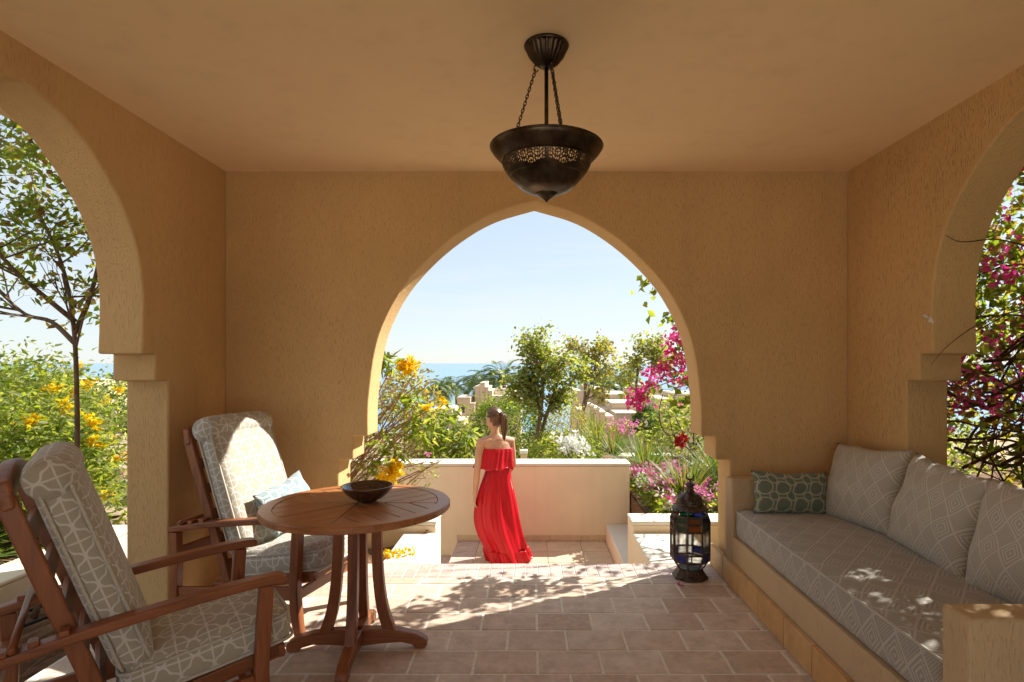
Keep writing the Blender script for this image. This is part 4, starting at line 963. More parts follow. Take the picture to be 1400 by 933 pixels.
def fan_fronds(name, c, n, stalk, fan, mat, parent):
    """fan palm: stalks each ending in a half-disc of stiff blades"""
    vs_ = []; fs = []
    for k in range(n):
        a = random.uniform(0, 6.283); e = random.uniform(.25, 1.35); d = Vector((math.cos(a)*math.cos(e), math.sin(a)*math.cos(e), math.sin(e))); L_ = stalk*random.uniform(.6, 1.1)
        h = Vector(c)+d*L_; s = d.cross(Vector((0, 0, 1))).normalized(); nn = s.cross(d)
        for q in range(15):
            th_ = R(-105+15*q+random.uniform(-4, 4)); bd = (d*math.cos(th_)+s*math.sin(th_)+nn*.12).normalized(); l = fan*(.75+.25*math.cos(th_))*random.uniform(.85, 1.1); bs = bd.cross(nn).normalized(); b0 = len(vs_); p = h.copy(); w_ = fan*.05
            for j in range(4):
                f_ = j/3; vs_ += [tuple(p+bs*w_*(1-f_**2)), tuple(p-bs*w_*(1-f_**2)-nn*w_*.3)]; bd = (bd+Vector((0, 0, -.12))).normalized(); p = p+bd*l/3
            fs += [(b0+2*j, b0+2*j+1, b0+2*j+3, b0+2*j+2) for j in range(3)]
        b0 = len(vs_); vs_ += [tuple(Vector(c)+s*.008), tuple(Vector(c)-s*.008), tuple(h-s*.005), tuple(h+s*.005)]; fs.append((b0, b0+1, b0+2, b0+3))
    return put(link_mesh(name, fast_mesh(name, vs_, fs, 4), mat), parent)
def date_palm(base, h, crown, nf, lab, group, lean=.1, mat=None, frond=None):
    o = plant('palm_tree', base, lab, 'palm', group); b0 = Vector(base); top = b0+Vector((lean*h, random.uniform(-.1, .1)*h, h)); P_ = smooth_pts([b0, b0.lerp(top, .5)+Vector((-lean*h*.25, 0, 0)), top], 5)
    put(MB().tube(P_, [crown*.085*(1.25-.35*i/(len(P_)-1)) for i in range(len(P_))], 9).build('trunk', M['bark'], smooth=True, fix=False), o); vs_ = []; fs = []
    for k in range(nf):
        a = 6.283*k/nf*2.618+random.uniform(-.2, .2); e = random.uniform(-.35, 1.25); d = Vector((math.cos(a)*math.cos(e), math.sin(a)*math.cos(e), math.sin(e))); p = top.copy(); L_ = crown*random.uniform(.8, 1.1); seg = 9
        for j in range(seg):
            s = d.cross(Vector((0, 0, 1))); s = s.normalized() if s.length > .01 else Vector((1, 0, 0)); nn = s.cross(d).normalized(); f_ = j/seg; ll = L_*.30*math.sin(math.pi*min(1, f_*.85+.15))**.7
            q = p+d*L_/seg; b0_ = len(vs_); w_ = L_*.006; vs_ += [tuple(p+s*w_), tuple(p-s*w_), tuple(q-s*w_), tuple(q+s*w_)]; fs.append((b0_, b0_+1, b0_+2, b0_+3))
            for sg in (-1, 1):
                for hh in (0, .5):
                    pp = p+d*L_/seg*hh; td = (s*sg*.8+d*.75+nn*.25).normalized(); b0_ = len(vs_); vs_ += [tuple(pp), tuple(pp+d*L_*.028), tuple(pp+td*ll+Vector((0, 0, -ll*.12))), tuple(pp+td*ll*.6)]; fs.append((b0_, b0_+1, b0_+2, b0_+3))
            p = q; d = (d+Vector((0, 0, -.17-.05*j/seg*3))).normalized()
    put(link_mesh('crown', fast_mesh('crown', vs_, fs, 4), mat or M['palm']), o); return o

# ---- tree outside the left arch
lt, tips = tree('garden_tree', (-3.08, 3.62, -.13), [[(-3.08, 3.62, -.13), (-3.0, 3.70, .35), tuple(px(103, 640, 3.80)), tuple(px(105, 540, 3.82)), tuple(px(100, 440, 3.85)), tuple(px(84, 360, 3.9)), tuple(px(50, 285, 3.95))],
    [tuple(px(103, 455, 3.84)), tuple(px(125, 400, 3.95)), tuple(px(140, 330, 4.1)), tuple(px(150, 240, 4.2))], [tuple(px(103, 440, 3.85)), tuple(px(60, 405, 3.7)), tuple(px(15, 365, 3.6)), tuple(px(-40, 300, 3.5))], [tuple(px(103, 470, 3.84)), tuple(px(70, 440, 3.95)), tuple(px(35, 430, 4.0)), tuple(px(0, 400, 4.0))]],
    .019, 'slender twiggy tree seen through the left arch', 9, [(M['leaf'], .75), (M['leaf_yellow'], .2), (M['leaf_dry'], .08)], 3900, .066, .032, .045, 4, .46, 3, up=.02)
# ---- shrubs beyond it
for i, (c, r, g_, lab) in enumerate((((-4.9, 5.6, .75), (.9, .8, .8), 0, 'yellow flowering shrub behind the slender tree'), ((-6.6, 7.6, .65), (1.1, 1.0, .9), -.1, 'yellow flowering shrub farther back in the left garden'), ((-4.0, 4.75, .55), (.55, .4, .62), 0, 'yellow flowering shrub close to the left arch jamb'))):
    o = bush('flowering_shrub', c, r, lab, [(M['leaf'], .6), (M['leaf_pale'], .4)], 330, 16, .08, .03, .10, 'yellow flowering shrubs', g_)
    C = clumps(c, (r[0]*1.05, r[1]*1.05, r[2]*1.1), 12, 1, .03, .8); C[:, 2] = np.maximum(C[:, 2], c[2]-.25); [put(petals('flower_cluster', np.repeat(q_[None, :], 6, axis=0)+rng.normal(size=(6, 3))*.022, 10, .03, .046, M['f_yellow']), o) for q_ in C]
for i, (x, y, s) in enumerate(((-4.05, 4.05, .62), (-4.45, 4.6, .7), (-5.3, 4.4, .7), (-3.95, 3.35, .5))):
    o = plant('spiky_palm', (x, y, 0), ('spiky green dwarf palm beside the slender tree trunk', 'spiky green dwarf palm behind the garden kerb', 'spiky green dwarf palm at the left picture edge', 'spiky green dwarf palm next to the nearest armchair')[i], 'palm', 'dwarf palms in the left garden'); blades('fronds', (x, y, .02), 130, s, .022, M['blade'], o, (.1, 1.35), .7)
o = plant('ground_flowers', (-4.6, 5.2, -.1), 'pink and white ground flowers in the left garden', 'flowers'); o['kind'] = 'stuff'
P = np.column_stack([rng.uniform(-8, -3.7, 420), rng.uniform(4.0, 8.5, 420), rng.uniform(-.05, .22, 420)])
put(petals('blossoms', P[:260], 6, .04, .05, M['f_pink']), o); put(petals('blossoms', P[260:], 6, .04, .05, M['f_white']), o); put(leaves('foliage', np.column_stack([rng.uniform(-8, -3.7, 5000), rng.uniform(4.0, 8.5, 5000), rng.uniform(-.15, .16, 5000)]), .09, .04, M['leaf']), o)
for a in ((-3.15, -2.5, .03), (-2.95, -2.3, .06)):
    pts = [(a[0]+.15*math.sin(y*2.2+a[1])+.12*(y-2.5), y, -.085) for y in np.linspace(.7, 4.1, 30)]
    tag(MB().tube(pts, .011, 8).build('garden_hose', M['hose'], smooth=True), 'black irrigation hose lying on the soil, '+('nearer the kerb' if a[0] < -3 else 'nearer the patio'), 'hose', 'irrigation hoses')
for k in range(9):                                       # far hedge and houses' garden behind the left arch
    x, y = -9.5-2.2*(k % 5)+random.uniform(-.5, .5), 11+2.4*(k//3)+random.uniform(-.6, .6)
    bush('garden_shrub', (x, y, .35), (1.2, 1.0, .95), ('green shrub far behind the left arch, number %s of the row from the patio' % ('first', 'second', 'third', 'fourth', 'fifth', 'sixth', 'seventh', 'eighth', 'ninth')[k]).replace('number ', ''), [(M['leaf_dark'], .5), (M['leaf_pale'], .5)], 150, 14, .13, .06, .16, 'shrubs far behind the left arch', -.5)

# ---- bougainvillea thicket outside the right arch
th = plant('bougainvillea', (3.1, 2.6, -.12), 'tangled bougainvillea thicket filling the right arch', 'shrub')
s = MB(); tips, nodes = [], []
KEEP = lambda p: Vector((max(p.x, 2.5), p.y, p.z))
for k in range(24):
    a = (random.uniform(2.65, 3.9), random.uniform(.6, 4.9), -.12); grow(s, a, (random.gauss(0, .35), random.gauss(0, .4), 1), random.uniform(.9, 1.5), random.uniform(.007, .013), 3, tips, nodes, 3, .55, .05, .8, 5, 5)
for k in range(24):                                      # old woody canes sweeping across
    y0 = random.uniform(3.2, 4.8); z0 = random.uniform(.7, 1.5); pts = [(2.62+random.uniform(0, .5), y0, z0), (2.65+random.uniform(0, .3), y0-.6, z0+random.uniform(-.1, .35)), (2.75, y0-1.2, z0+random.uniform(.0, .6)), (2.9, y0-1.9, z0+random.uniform(.1, .7))]; s.tube(smooth_pts(pts, 5), [.010-.0004*i for i in range(16)], 6)
put(s.build('stems', M['vine'], smooth=True, fix=False), th)
def slab(n, x0, x1, y0, y1, z0, z1): return np.column_stack([rng.uniform(x0, x1, n), rng.uniform(y0, y1, n), rng.uniform(z0, z1, n)])
A = np.array([tuple(t_[0]) for t_ in tips]); A = A[(A[:, 0] > 2.45)]
put(leaves('foliage', A[rng.integers(0, len(A), 9000)]+rng.normal(size=(9000, 3))*.10, .065, .042, M['leaf']), th)
C = slab(300, 2.75, 4.3, .3, 4.7, .0, 3.9); put(leaves('foliage', np.repeat(C, 24, axis=0)+rng.normal(size=(300*24, 3))*.13, .075, .05, M['leaf']), th)
C = slab(300, 3.6, 5.2, 1.0, 5.0, .3, 4.8); put(leaves('foliage', np.repeat(C, 30, axis=0)+rng.normal(size=(300*30, 3))*.17, .10, .07, M['leaf_yellow']), th)
C = slab(260, 2.75, 4.3, .3, 4.7, .0, 3.4); put(leaves('foliage', np.repeat(C, 20, axis=0)+rng.normal(size=(260*20, 3))*.13, .075, .05, M['leaf_yellow']), th)
put(leaves('dry_foliage', np.repeat(slab(70, 2.6, 3.2, 2.2, 4.6, .9, 1.5), 18, axis=0)+rng.normal(size=(1260, 3))*.09, .07, .03, M['leaf_dry']), th)
C = np.vstack([slab(95, 2.55, 3.3, 1.5, 4.6, 1.1, 2.9), slab(20, 2.55, 3.2, 1.5, 4.6, .3, 1.1)]); put(petals('blossoms', np.repeat(C, 5, axis=0)+rng.normal(size=(len(C)*5, 3))*.05, 6, .025, .042, M['f_magenta']), th)
s = MB(); s.tube(smooth_pts([(2.62, 3.05, 2.05), (2.40, 3.02, 2.09), (2.2, 2.99, 2.07), (2.10, 2.97, 2.10)], 4), [.005-.0003*i for i in range(13)], 5); s.tube(smooth_pts([(2.6, 2.9, 1.75), (2.35, 3.0, 1.68), (2.2, 3.08, 1.55), (2.128, 3.12, 1.44)], 4), [.0045-.0003*i for i in range(13)], 5)
put(s.build('tendrils', M['vine'], smooth=True, fix=False), th); put(leaves('dry_foliage', np.array([(2.128, 3.115, 1.70), (2.126, 3.12, 1.685), (2.128, 3.11, 1.69)]), .06, .05, M['f_white'], None, 0), th)

# ---- bougainvillea beside the big arch: climbs the outer wall and hangs into the view
bv = plant('bougainvillea', (2.15, 4.7, -.12), 'magenta bougainvillea hanging beside the big arch on the right', 'shrub')
s = MB(); tips, nodes = [], []
KEEP = lambda p: Vector((max(p.x, 1.32), max(p.y, 4.4), p.z))
for k in range(4): grow(s, (2.0+random.gauss(0, .12), 4.65+random.gauss(0, .1), -.12), (random.gauss(-.05, .2), random.gauss(.15, .15), 1), 1.5, .02, 3, tips, nodes, 3, .4, .1, .75, 5, 5)
hang = []
for (u0, v0, u1, v1, Y) in ((990, 440, 925, 480, 4.55), (985, 470, 905, 505, 4.6), (975, 500, 920, 545, 4.62), (990, 520, 870, 540, 4.62), (985, 380, 905, 440, 4.6), (970, 360, 882, 392, 4.55), (960, 400, 925, 452, 4.5), (1000, 530, 928, 560, 4.5)):
    p0, p1 = px(u0, v0, Y), px(u1, v1, Y); q_ = smooth_pts([p0+Vector((.4, .1, .25)), p0, p0.lerp(p1, .5)+Vector((0, .04, .06)), p1], 5); s.tube(q_, [.007-.0003*i for i in range(len(q_))], 5); hang.append(q_)
s.tube(smooth_pts([px(906, 540, 4.5), px(901, 565, 4.48), px(908, 590, 4.46), px(930, 600, 4.45)], 5), .0035, 5)
put(s.build('stems', M['vine'], smooth=True, fix=False), bv)
hp = np.array([tuple(p) for q_ in hang for p in q_[6:]])
hp = hp[hp[:, 0] > .75]
put(leaves('foliage', hp[rng.integers(0, len(hp), 420)]+rng.normal(size=(420, 3))*.05, .075, .055, M['leaf']), bv)
put(leaves('foliage', np.array([tuple(px(u_+random.gauss(0, 5), v_+random.gauss(0, 4), 4.55)) for u_, v_ in ((876, 390), (884, 394), (893, 397), (921, 432), (922, 455), (884, 389), (893, 391))*2]), .07, .055, M['leaf_pale'], None, .6), bv)
fl_c = [tuple(px(u_, v_, Y)) for u_, v_, Y in ((925, 488, 4.55), (935, 475, 4.5), (918, 507, 4.6), (905, 510, 4.6), (893, 515, 4.62), (930, 500, 4.52), (938, 490, 4.5), (920, 468, 4.55), (898, 502, 4.6), (934, 522, 4.55), (928, 462, 4.5), (910, 495, 4.6))]
C = np.repeat(np.array(fl_c), 6, axis=0)+rng.normal(size=(len(fl_c)*6, 3))*.035; put(petals('blossoms', C, 6, .02, .04, M['f_magenta']), bv)
C = np.repeat(np.array([tuple(px(u_, v_, 4.6)) for u_, v_ in ((863, 545), (872, 538), (876, 548), (866, 552), (880, 543), (885, 527))]), 5, axis=0)+rng.normal(size=(30, 3))*.022; put(petals('blossoms', C, 6, .02, .04, M['f_magenta']), bv)
put(petals('blossoms', [tuple(px(933, 603, 4.45))]*4, 9, .03, .05, M['f_red']), bv)
A = np.array([tuple(t_[0]) for t_ in tips]); A[:, 1] = np.maximum(A[:, 1], 4.5); A = A[A[:, 0]-SUN.x*A[:, 2] > -.25]; put(leaves('foliage', A[rng.integers(0, len(A), 420)]+rng.normal(size=(420, 3))*.16, .07, .05, M['leaf']), bv)
put(petals('blossoms', A[rng.integers(0, len(A), 60)]+rng.normal(size=(60, 3))*.1, 6, .025, .042, M['f_magenta']), bv)
# overhead sprays that throw the dappled shade on the threshold
C = np.column_stack([rng.uniform(2.3, 4.0, 26), rng.uniform(4.7, 6.2, 26), rng.uniform(1.9, 3.0, 26)]); put(leaves('foliage', np.repeat(C, 10, axis=0)+rng.normal(size=(260, 3))*.14, .08, .055, M['leaf']), bv)

KEEP = None
# ---- yellow trumpet shrub left of the big arch
ys = plant('trumpet_shrub', (-1.75, 4.7, -.12), 'twiggy yellow trumpet shrub just outside the left of the big arch', 'shrub')
s = MB(); tips, nodes = [], []
for k in range(34):
    e = px(random.uniform(490, 605), random.uniform(500, 640), random.uniform(4.5, 4.95)); b0 = Vector((-1.75+random.gauss(0, .12), 4.68+random.gauss(0, .12), random.uniform(-.1, .25))); mid = b0.lerp(e, .5)+Vector((random.gauss(-.05, .06), random.gauss(0, .05), random.gauss(.05, .06))); q_ = smooth_pts([b0, mid, e], 5); s.tube(q_, [.010-.0006*i for i in range(len(q_))], 5)
    for j in range(5): grow(s, q_[4+j], (e-b0).normalized()+Vector((random.gauss(0, .5), random.gauss(0, .5), random.gauss(.1, .5))), random.uniform(.14, .26), .0035, 1, tips, nodes, 3, .6, .1, .7, 3, 3)
put(s.build('stems', M['twig'], smooth=True, fix=False), ys)
A = np.array([tuple(t_[0]) for t_ in tips])
put(leaves('foliage', A[rng.integers(0, len(A), 800)]+rng.normal(size=(800, 3))*.03, .045, .022, M['leaf_pale']), ys)
for u_, v_, Y, n_ in ((520, 490, 4.6, 40), (530, 500, 4.6, 24), (572, 580, 4.6, 34), (580, 595, 4.55, 18), (560, 545, 4.7, 26), (528, 605, 4.45, 18), (540, 620, 4.45, 14), (505, 640, 4.5, 8)):
    put(leaves('leaf_spray', np.repeat(np.array([tuple(px(u_, v_, Y))]), n_, axis=0)+rng.normal(size=(n_, 3))*.034, .12, .036, M['leaf'], None, .5, 1.0), ys)
for u_, v_, Y, r_, n_ in ((558, 499, 4.55, .05, 26), (551, 503, 4.55, .035, 14), (535, 645, 4.4, .055, 28), (532, 658, 4.4, .04, 16), (541, 634, 4.42, .035, 12), (585, 556, 4.6, .025, 6), (606, 549, 4.9, .02, 5)):
    put(petals('flower_cluster', np.repeat(np.array([tuple(px(u_, v_, Y))]), n_, axis=0)+rng.normal(size=(n_, 3))*r_*.6, 5, .02, .042, M['f_yellow']), ys)
for u_, v_ in ((519, 604), (532, 516), (586, 620)): put(petals('red_flower', [tuple(px(u_, v_, 4.6))], 9, .018, .03, M['f_pink']), ys)

# ---- right flower bed
fb = plant('flower_bed', (2.2, 6.2, -.04), 'pink and white flowers massed behind the low step wall', 'flowers'); fb['kind'] = 'stuff'
P = np.column_stack([rng.uniform(1.18, 4.2, 900), rng.uniform(5.38, 7.2, 900)]); z = .10+.16*rng.random(900)
pc = np.column_stack([P, z]); k = (np.sin(P[:, 0]*5)+np.cos(P[:, 1]*6+P[:, 0]*2) > .1)
put(petals('blossoms', pc[k], 6, .03, .045, M['f_pink']), fb); put(petals('blossoms', pc[~k][:260], 6, .03, .045, M['f_white']), fb); put(petals('blossoms', pc[~k][260:330], 6, .03, .045, M['f_magenta']), fb)
put(leaves('foliage', np.column_stack([rng.uniform(1.18, 4.2, 7000), rng.uniform(5.35, 7.2, 7000), rng.uniform(-.02, .2, 7000)]), .08, .04, M['leaf']), fb)
for i, (x, y, z, s) in enumerate(((1.62, 6.15, .02, .85), (2.15, 6.6, .05, .9), (1.45, 7.4, .05, .85), (2.6, 7.3, .1, 1.0))):
    o = plant('fan_palm', (x, y, -.04), ('feathery dwarf palm above the pink flowers, nearest the parapet end', 'feathery dwarf palm above the pink flowers, behind the lantern', 'feathery dwarf palm just right behind the parapet', 'feathery dwarf palm partly hidden by the right arch pier')[i], 'palm', 'dwarf palms in the right bed'); blades('fronds', (x, y, z), 330, s*.72, .014, M['blade'], o, (.25, 1.45), .8, 6, .14)
for i, (x, y, r) in enumerate(((3.4, 8.6, .9), (2.6, 9.3, .8), (4.8, 7.6, 1.1))): bush('garden_shrub', (x, y, .35), (r, .8, .6), ('green shrub behind the dwarf palms', 'green shrub below the hanging magenta flowers', 'green shrub hidden mostly by the right pier')[i], [(M['leaf'], .5), (M['leaf_pale'], .5)], 150, 14, .09, .045, .10, 'shrubs behind the right bed', -.05)

# ---- planting beyond the parapet
bush('round_hedge', tuple(px(690, 592, 11.5)), (.86, .7, .74), 'dense rounded green bush behind the woman', [(M['leaf'], .8), (M['leaf_dark'], .35)], 520, 22, .055, .03, .07, None, -1.7, .72)
bush('loose_shrub', tuple(px(775, 598, 11.8)), (.62, .6, .72), 'loose yellowing shrub right of the forked tree trunk', [(M['leaf_yellow'], .6), (M['leaf_pale'], .4)], 300, 16, .05, .024, .09, None, -1.8, .5)
bush('low_shrub', tuple(px(768, 622, 10.2)), (.75, .5, .42), 'low green shrub along the parapet below the forked tree', [(M['leaf'], .6), (M['leaf_pale'], .4)], 240, 16, .06, .03, .08, None, -1.7, .5)
tree('forked_tree', tuple(px(737, 690, 10.5)), [[tuple(px(737, 700, 10.5)), tuple(px(735, 600, 10.5)), tuple(px(738, 560, 10.5)), tuple(px(726, 525, 10.5))], [tuple(px(737, 690, 10.5)), tuple(px(740, 600, 10.55)), tuple(px(750, 560, 10.6)), tuple(px(762, 525, 10.6))], [tuple(px(738, 575, 10.5)), tuple(px(742, 530, 10.4)), tuple(px(745, 500, 10.4))]],
    .050, 'light green forked tree in the middle of the arch view', 5, [(M['leaf_pale'], .75), (M['leaf'], .2), (M['leaf_dry'], .07)], 4600, .085, .055, .09, 3, .38, 3, up=.15)
tree('slim_tree', tuple(px(797, 640, 16)), [[tuple(px(797, 660, 16)), tuple(px(797, 570, 16)), tuple(px(800, 535, 16)), tuple(px(798, 490, 16))], [tuple(px(798, 560, 16)), tuple(px(808, 525, 16)), tuple(px(815, 495, 16))]], .055, 'slim pale tree right of the forked tree', 4, [(M['leaf_pale'], .6), (M['leaf_yellow'], .3), (M['leaf_dry'], .1)], 1600, .12, .07, .12, 3, .48, 3, up=.2)
tree('slim_tree', tuple(px(874, 640, 17)), [[tuple(px(874, 660, 17)), tuple(px(873, 580, 17)), tuple(px(870, 535, 17)), tuple(px(873, 490, 17))], [tuple(px(873, 550, 17)), tuple(px(888, 520, 17)), tuple(px(895, 495, 17))]], .06, 'slim pale tree behind the hanging magenta flowers', 4, [(M['leaf_pale'], .8), (M['leaf_yellow'], .2)], 1800, .13, .075, .13, 3, .52, 3, up=.2)
bush('clipped_bush', tuple(px(884, 580, 14.5)), (.33, .33, .46), 'dense clipped dark green bush right of centre', [(M['leaf_dark'], 1)], 420, 16, .05, .028, .035, None, -2.3, .85)
for i, (u_, v_, Y, s) in enumerate(((818, 597, 11.5, .75), (838, 606, 10.5, .7), (800, 612, 11, .6), (812, 585, 15, .8))):
    p_ = px(u_, v_, Y); o = plant('cycad', (p_.x, p_.y, -1.7), ('feathery cycad right of the white flowers, tallest', 'feathery cycad right of the white flowers, lowest on the right', 'feathery cycad just behind the white flowers', 'feathery cycad farther back below the houses')[i], 'palm', 'cycads beyond the parapet'); put(MB().tube([(p_.x, p_.y, -1.7), p_-Vector((0, 0, .25))], .09, 8).build('trunk', M['bark'], smooth=True), o); blades('fronds', tuple(p_-Vector((0, 0, .25))), 110, s, .02, M['blade'], o, (.1, 1.3), .7)
o = plant('white_flower_shrub', tuple(px(780, 612, 8.6)-Vector((0, 0, 1.6))), 'white flowering shrub just above the parapet', 'shrub'); C = np.array([tuple(px(random.gauss(781, 12), random.gauss(609, 7), 8.6+random.gauss(0, .15))) for _ in range(75)])
put(petals('blossoms', C, 7, .035, .06, M['f_white']), o); put(leaves('foliage', clumps(tuple(px(785, 622, 8.7)), (.35, .3, .22), 60, 12, .07), .07, .03, M['leaf']), o); put(MB().tube([tuple(px(780, 612, 8.6)-Vector((0, 0, 1.6))), tuple(px(781, 612, 8.6))], .012, 6).build('stem', M['bark']), o)
bush('leafy_shrub', tuple(px(590, 600, 8.3)), (.55, .45, .42), 'leafy green shrub left of the woman above the parapet', [(M['leaf'], .6), (M['leaf_pale'], .4)], 90, 11, .15, .048, .11, None, -1.4, .4)
bush('leafy_shrub', tuple(px(632, 605, 8.5)), (.30, .3, .22), 'broad leaved sprig shrub touching the woman\'s left side', [(M['leaf_pale'], .5), (M['leaf'], .5)], 22, 11, .16, .055, .08, None, -1.4, .3)
bush('yellow_shrub', tuple(px(560, 545, 7.9)), (.45, .4, .42), 'yellow green shrub with small blooms behind the trumpet shrub', [(M['leaf_yellow'], .6), (M['leaf_pale'], .5)], 120, 12, .08, .03, .09, None, -1.2, .4)
o = plant('spiky_palm', tuple(px(597, 620, 8.9)), 'grey green spiky plant left of the woman', 'plant'); blades('fronds', tuple(px(597, 622, 8.9)), 70, .55, .03, M['palm'], o, (.05, 1.2), .35)
ORD = ['first', 'second', 'third', 'fourth', 'fifth', 'sixth', 'seventh', 'eighth', 'ninth', 'tenth', 'eleventh', 'twelfth']
for i in range(12):
    u_ = 565+34*i+random.uniform(-8, 8); Y = random.uniform(19, 34); p_ = px(u_, 0, Y); bush('garden_shrub', (p_.x, Y, gh(p_.x, Y)+.6), (1.2, 1, .8), ORD[i]+' from the left of the green shrubs on the slope by the houses', [(M['leaf_pale'], .5), (M['leaf'], .5)], 70, 12, .14, .07, .16, 'shrubs on the slope', gh(p_.x, Y)-.1)
pf = plant('pink_shrub', tuple(px(853, 600, 14)), 'pink flowering shrub below the right houses', 'shrub'); C = np.array([tuple(px(random.gauss(852, 14), random.gauss(585, 6), 14+random.gauss(0, .3))) for _ in range(70)]); put(petals('blossoms', C, 6, .04, .07, M['f_pink']), pf); put(leaves('foliage', clumps(tuple(px(852, 596, 14)), (.6, .4, .3), 90, 12, .09), .08, .04, M['leaf_pale']), pf)

# ---- palms by the sea
for i, (u_, v_, Y, cr_) in enumerate(((609, 531, 62, 2.0), (627, 529, 66, 2.2), (641, 531, 60, 2.1), (598, 534, 58, 2.0), (662, 522, 55, 2.2), (690, 518, 48, 2.6), (838, 520, 52, 2.6), (846, 535, 42, 2.4), (819, 519, 58, 2.3))):
    p_ = px(u_, v_, Y); zb = gh(p_.x, Y)-.2; date_palm((p_.x-.1, Y, zb), p_.z-zb, cr_, 34, ('date palm against the sea, second from the left', 'date palm against the sea, fourth from the left', 'leaning date palm against the sea', 'leftmost date palm against the sea', 'date palm above the stepped house wall', 'tall date palm left of the forked tree crown', 'date palm between the two slim trees', 'date palm just above the right houses', 'date palm behind the first slim tree')[i], 'palms by the sea', (.02, -.03, .14, .05, 0, 0, .03, 0, -.02)[i])

# ================================================================ houses on the slope
def house(base, blocks, wins, lab, dome=None, cat='house'):
    o = empty('house', base); tag(o, lab, cat, 'sand coloured houses on the slope')
    for x0, x1, y0, y1, z0, z1 in blocks:
        b_ = put(MB().box(x0, x1, y0, y1, z0, z1).build('wall', M['far_wall'], bevel=.03), o); c_ = MB().box(x0-.02, x1+.02, y0-.02, y1+.02, z1+.004, z1+.09).build('coping', M['far_top'], bevel=.02); put(c_, o)
    for x0, x1, y_, z0, z1 in wins:
        w_ = put(MB().box(x0, x1, y_-.06, y_-.005, z0, z1).build('window', M['far_top']), o); put(MB().box(x0+.07, x1-.07, y_-.075, y_-.062, z0+.07, z1-.07).build('pane', M['window']), o)
    if dome:
        c, r = dome; put(MB().lathe([(r*math.cos(R(a)), r*math.sin(R(a))*.85) for a in range(0, 91, 9)], 28, c).build('dome', M['far_top'], smooth=True), o)
    return o
def hb(u0, u1, v0, Y, dep, vb=640):
    a, b2 = px(u0, v0, Y), px(u1, v0, Y); return (a.x, b2.x, Y, Y+dep, gh(a.x, Y)-1.0, a.z)
Y = 40
house(tuple(px(645, 600, Y)), [hb(625, 643, 545, Y, 3), hb(643.2, 649, 553, Y, 3), hb(649.2, 656, 530, Y+1, 3.5), hb(656.2, 663, 525, Y+1, 3.5), hb(663.2, 668, 531, Y+1, 3.5), hb(668.2, 673, 536, Y+1, 3.5), hb(673.2, 712, 543, Y+1, 5)], [(px(629, 0, Y).x, px(637, 0, Y).x, Y, px(0, 566, Y).z, px(0, 555, Y).z), (px(680, 0, Y+1).x, px(687, 0, Y+1).x, Y+1, px(0, 562, Y+1).z, px(0, 551, Y+1).z)], 'sand coloured house with stepped parapet and small dome left of the forked tree', (tuple(px(690, 543, Y+3)), 1.0))
Y = 34
house(tuple(px(608, 600, Y)), [hb(592, 618, 561, Y, 3), hb(618.2, 624, 570, Y, 2.5), hb(624.2, 634, 577, Y-1, 2.5), hb(575, 591.8, 574, Y, 3)], [(px(598, 0, Y).x, px(605, 0, Y).x, Y, px(0, 582, Y).z, px(0, 570, Y).z)], 'low sand coloured house left of the woman below the palms')
Y = 31
house(tuple(px(840, 600, Y)), [hb(786, 800, 536, Y+4, 4), hb(800.2, 812, 530, Y+4, 4), hb(812.2, 830, 534, Y+4, 4), hb(830.2, 866, 541, Y+3, 4), hb(866.2, 878, 535, Y+3, 4), hb(878.2, 905, 529, Y+3, 4), hb(836, 900, 553, Y, 2.8), hb(790, 835.5, 562, Y+1, 2), hb(842, 872, 567, Y-2, 1.9)], [(px(856, 0, Y-2).x, px(866, 0, Y-2).x, Y-2, px(0, 590, Y-2).z, px(0, 574, Y-2).z), (px(796, 0, Y+1).x, px(803, 0, Y+1).x, Y+1, px(0, 584, Y+1).z, px(0, 572, Y+1).z), (px(876, 0, Y).x, px(884, 0, Y).x, Y, px(0, 576, Y).z, px(0, 562, Y).z), (px(812, 0, Y+1).x, px(818, 0, Y+1).x, Y+1, px(0, 584, Y+1).z, px(0, 572, Y+1).z)], 'stepped sand coloured houses right of the slim tree')
Y = 26
house(tuple(px(905, 600, Y)), [hb(900, 925, 548, Y, 3), hb(925.2, 960, 541, Y, 3), hb(890, 899.8, 560, Y, 3)], [(px(906, 0, Y).x, px(914, 0, Y).x, Y, px(0, 578, Y).z, px(0, 560, Y).z)], 'sand coloured house behind the magenta flowers')
Y = 22
house(tuple(px(815, 600, Y)), [hb(806, 812, 557, Y, 1.5), hb(812.2, 820, 561, Y, 1.5), hb(820.2, 828, 566, Y, 1.5), hb(828.2, 838, 572, Y, 1.5)], [], 'descending stepped garden stair wall below the right houses', cat='wall')
Y = 45
house((-52, Y+4, -5), [(-60, -50, Y, Y+8, -9, .2), (-50, -44, Y+1, Y+8, -9, -1.2), (-43, -36, Y+3, Y+9, -9, .0)], [(-56, -54.5, Y, -2.5, -1)], 'sand coloured house far behind the left arch')
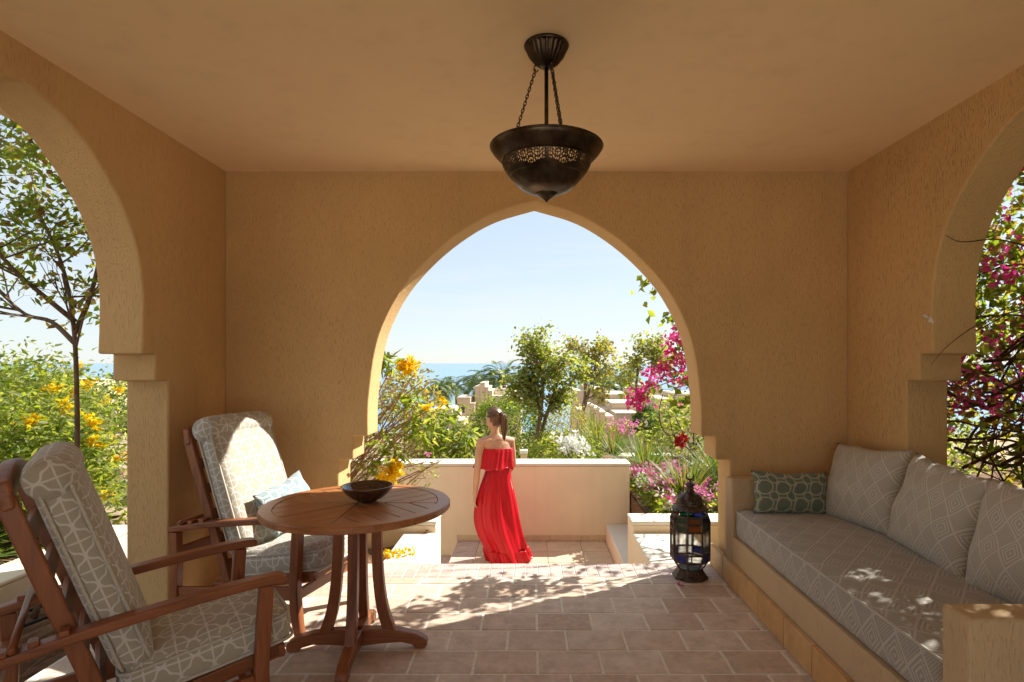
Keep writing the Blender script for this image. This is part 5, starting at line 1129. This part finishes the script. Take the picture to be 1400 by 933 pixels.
wall_thing('garden_wall', [(px(600, 0, 12.5).x, px(652, 0, 12.5).x, 12.5, 12.8, -2.2, px(0, 592, 12.5).z)], [(px(599.5, 0, 12.5).x, px(652.5, 0, 12.5).x, 12.48, 12.82, px(0, 592, 12.5).z+.003, px(0, 589, 12.5).z)], 'taupe garden wall with top coloured sunlit white left behind the woman', 'wall')
wall_thing('garden_wall', [(px(838, 0, 11.5).x, px(930, 0, 11.5).x, 11.5, 12.3, -2.2, px(0, 630, 11.5).z)], [(px(837.5, 0, 11.5).x, px(930.5, 0, 11.5).x, 11.48, 12.32, px(0, 630, 11.5).z+.003, px(0, 628, 11.5).z)], 'pale flat garden wall beyond the parapet on the right', 'wall')
bo = empty('path_light', tuple(px(716, 640, 8.2))); tag(bo, 'small white capped path light post behind the parapet', 'lamp post')
p_ = px(716, 620, 8.2); put(MB().box(p_.x-.045, p_.x+.045, 8.155, 8.245, -1.7, p_.z).build('post', M['far_wall'], bevel=.006), bo); put(MB().box(p_.x-.055, p_.x+.055, 8.145, 8.255, p_.z+.001, p_.z+.05).build('cap', M['lamp_white'], bevel=.01), bo)

# ---- fallen petals
for i, (u_, v_, m_, lab) in enumerate(((929, 800, 'f_magenta', 'magenta petal on the tile in front of the lantern'), (584, 729, 'f_red', 'dark petal on the white step wall left of the woman'))):
    z_ = .003 if i == 0 else .002; Yp = (EYE-z_)*F/(v_-497); p_ = px(u_, v_, Yp); o = leaves('fallen_petal', np.array([(p_.x, p_.y, z_+.006)]*3)+rng.normal(size=(3, 3))*np.array([.008, .008, .001]), .035, .03, M[m_], None, 0, 3.0); tag(o, lab, 'petal')
for k, (u_, v_, Yp) in enumerate(((535, 766, 4.33), (543, 768, 4.30), (552, 768, 4.31), (562, 770, 4.28))):
    pass
C = np.array([((px(u_, 0, 4.42).x), 4.42+random.uniform(-.08, .06), .025) for u_ in (531, 537, 543, 548, 556, 562)])
FL = ('leftmost fallen yellow blossom on the white step wall', 'second fallen yellow blossom from the left on the white step wall', 'third fallen yellow blossom from the left on the white step wall', 'fourth fallen yellow blossom from the left on the white step wall', 'fifth fallen yellow blossom from the left on the white step wall', 'rightmost fallen yellow blossom on the white step wall')
for q_, lb in zip(C, FL): tag(petals('fallen_blossom', q_[None, :], 11, .018, .036, M['f_yellow']), lb, 'flower', 'fallen yellow blossoms')
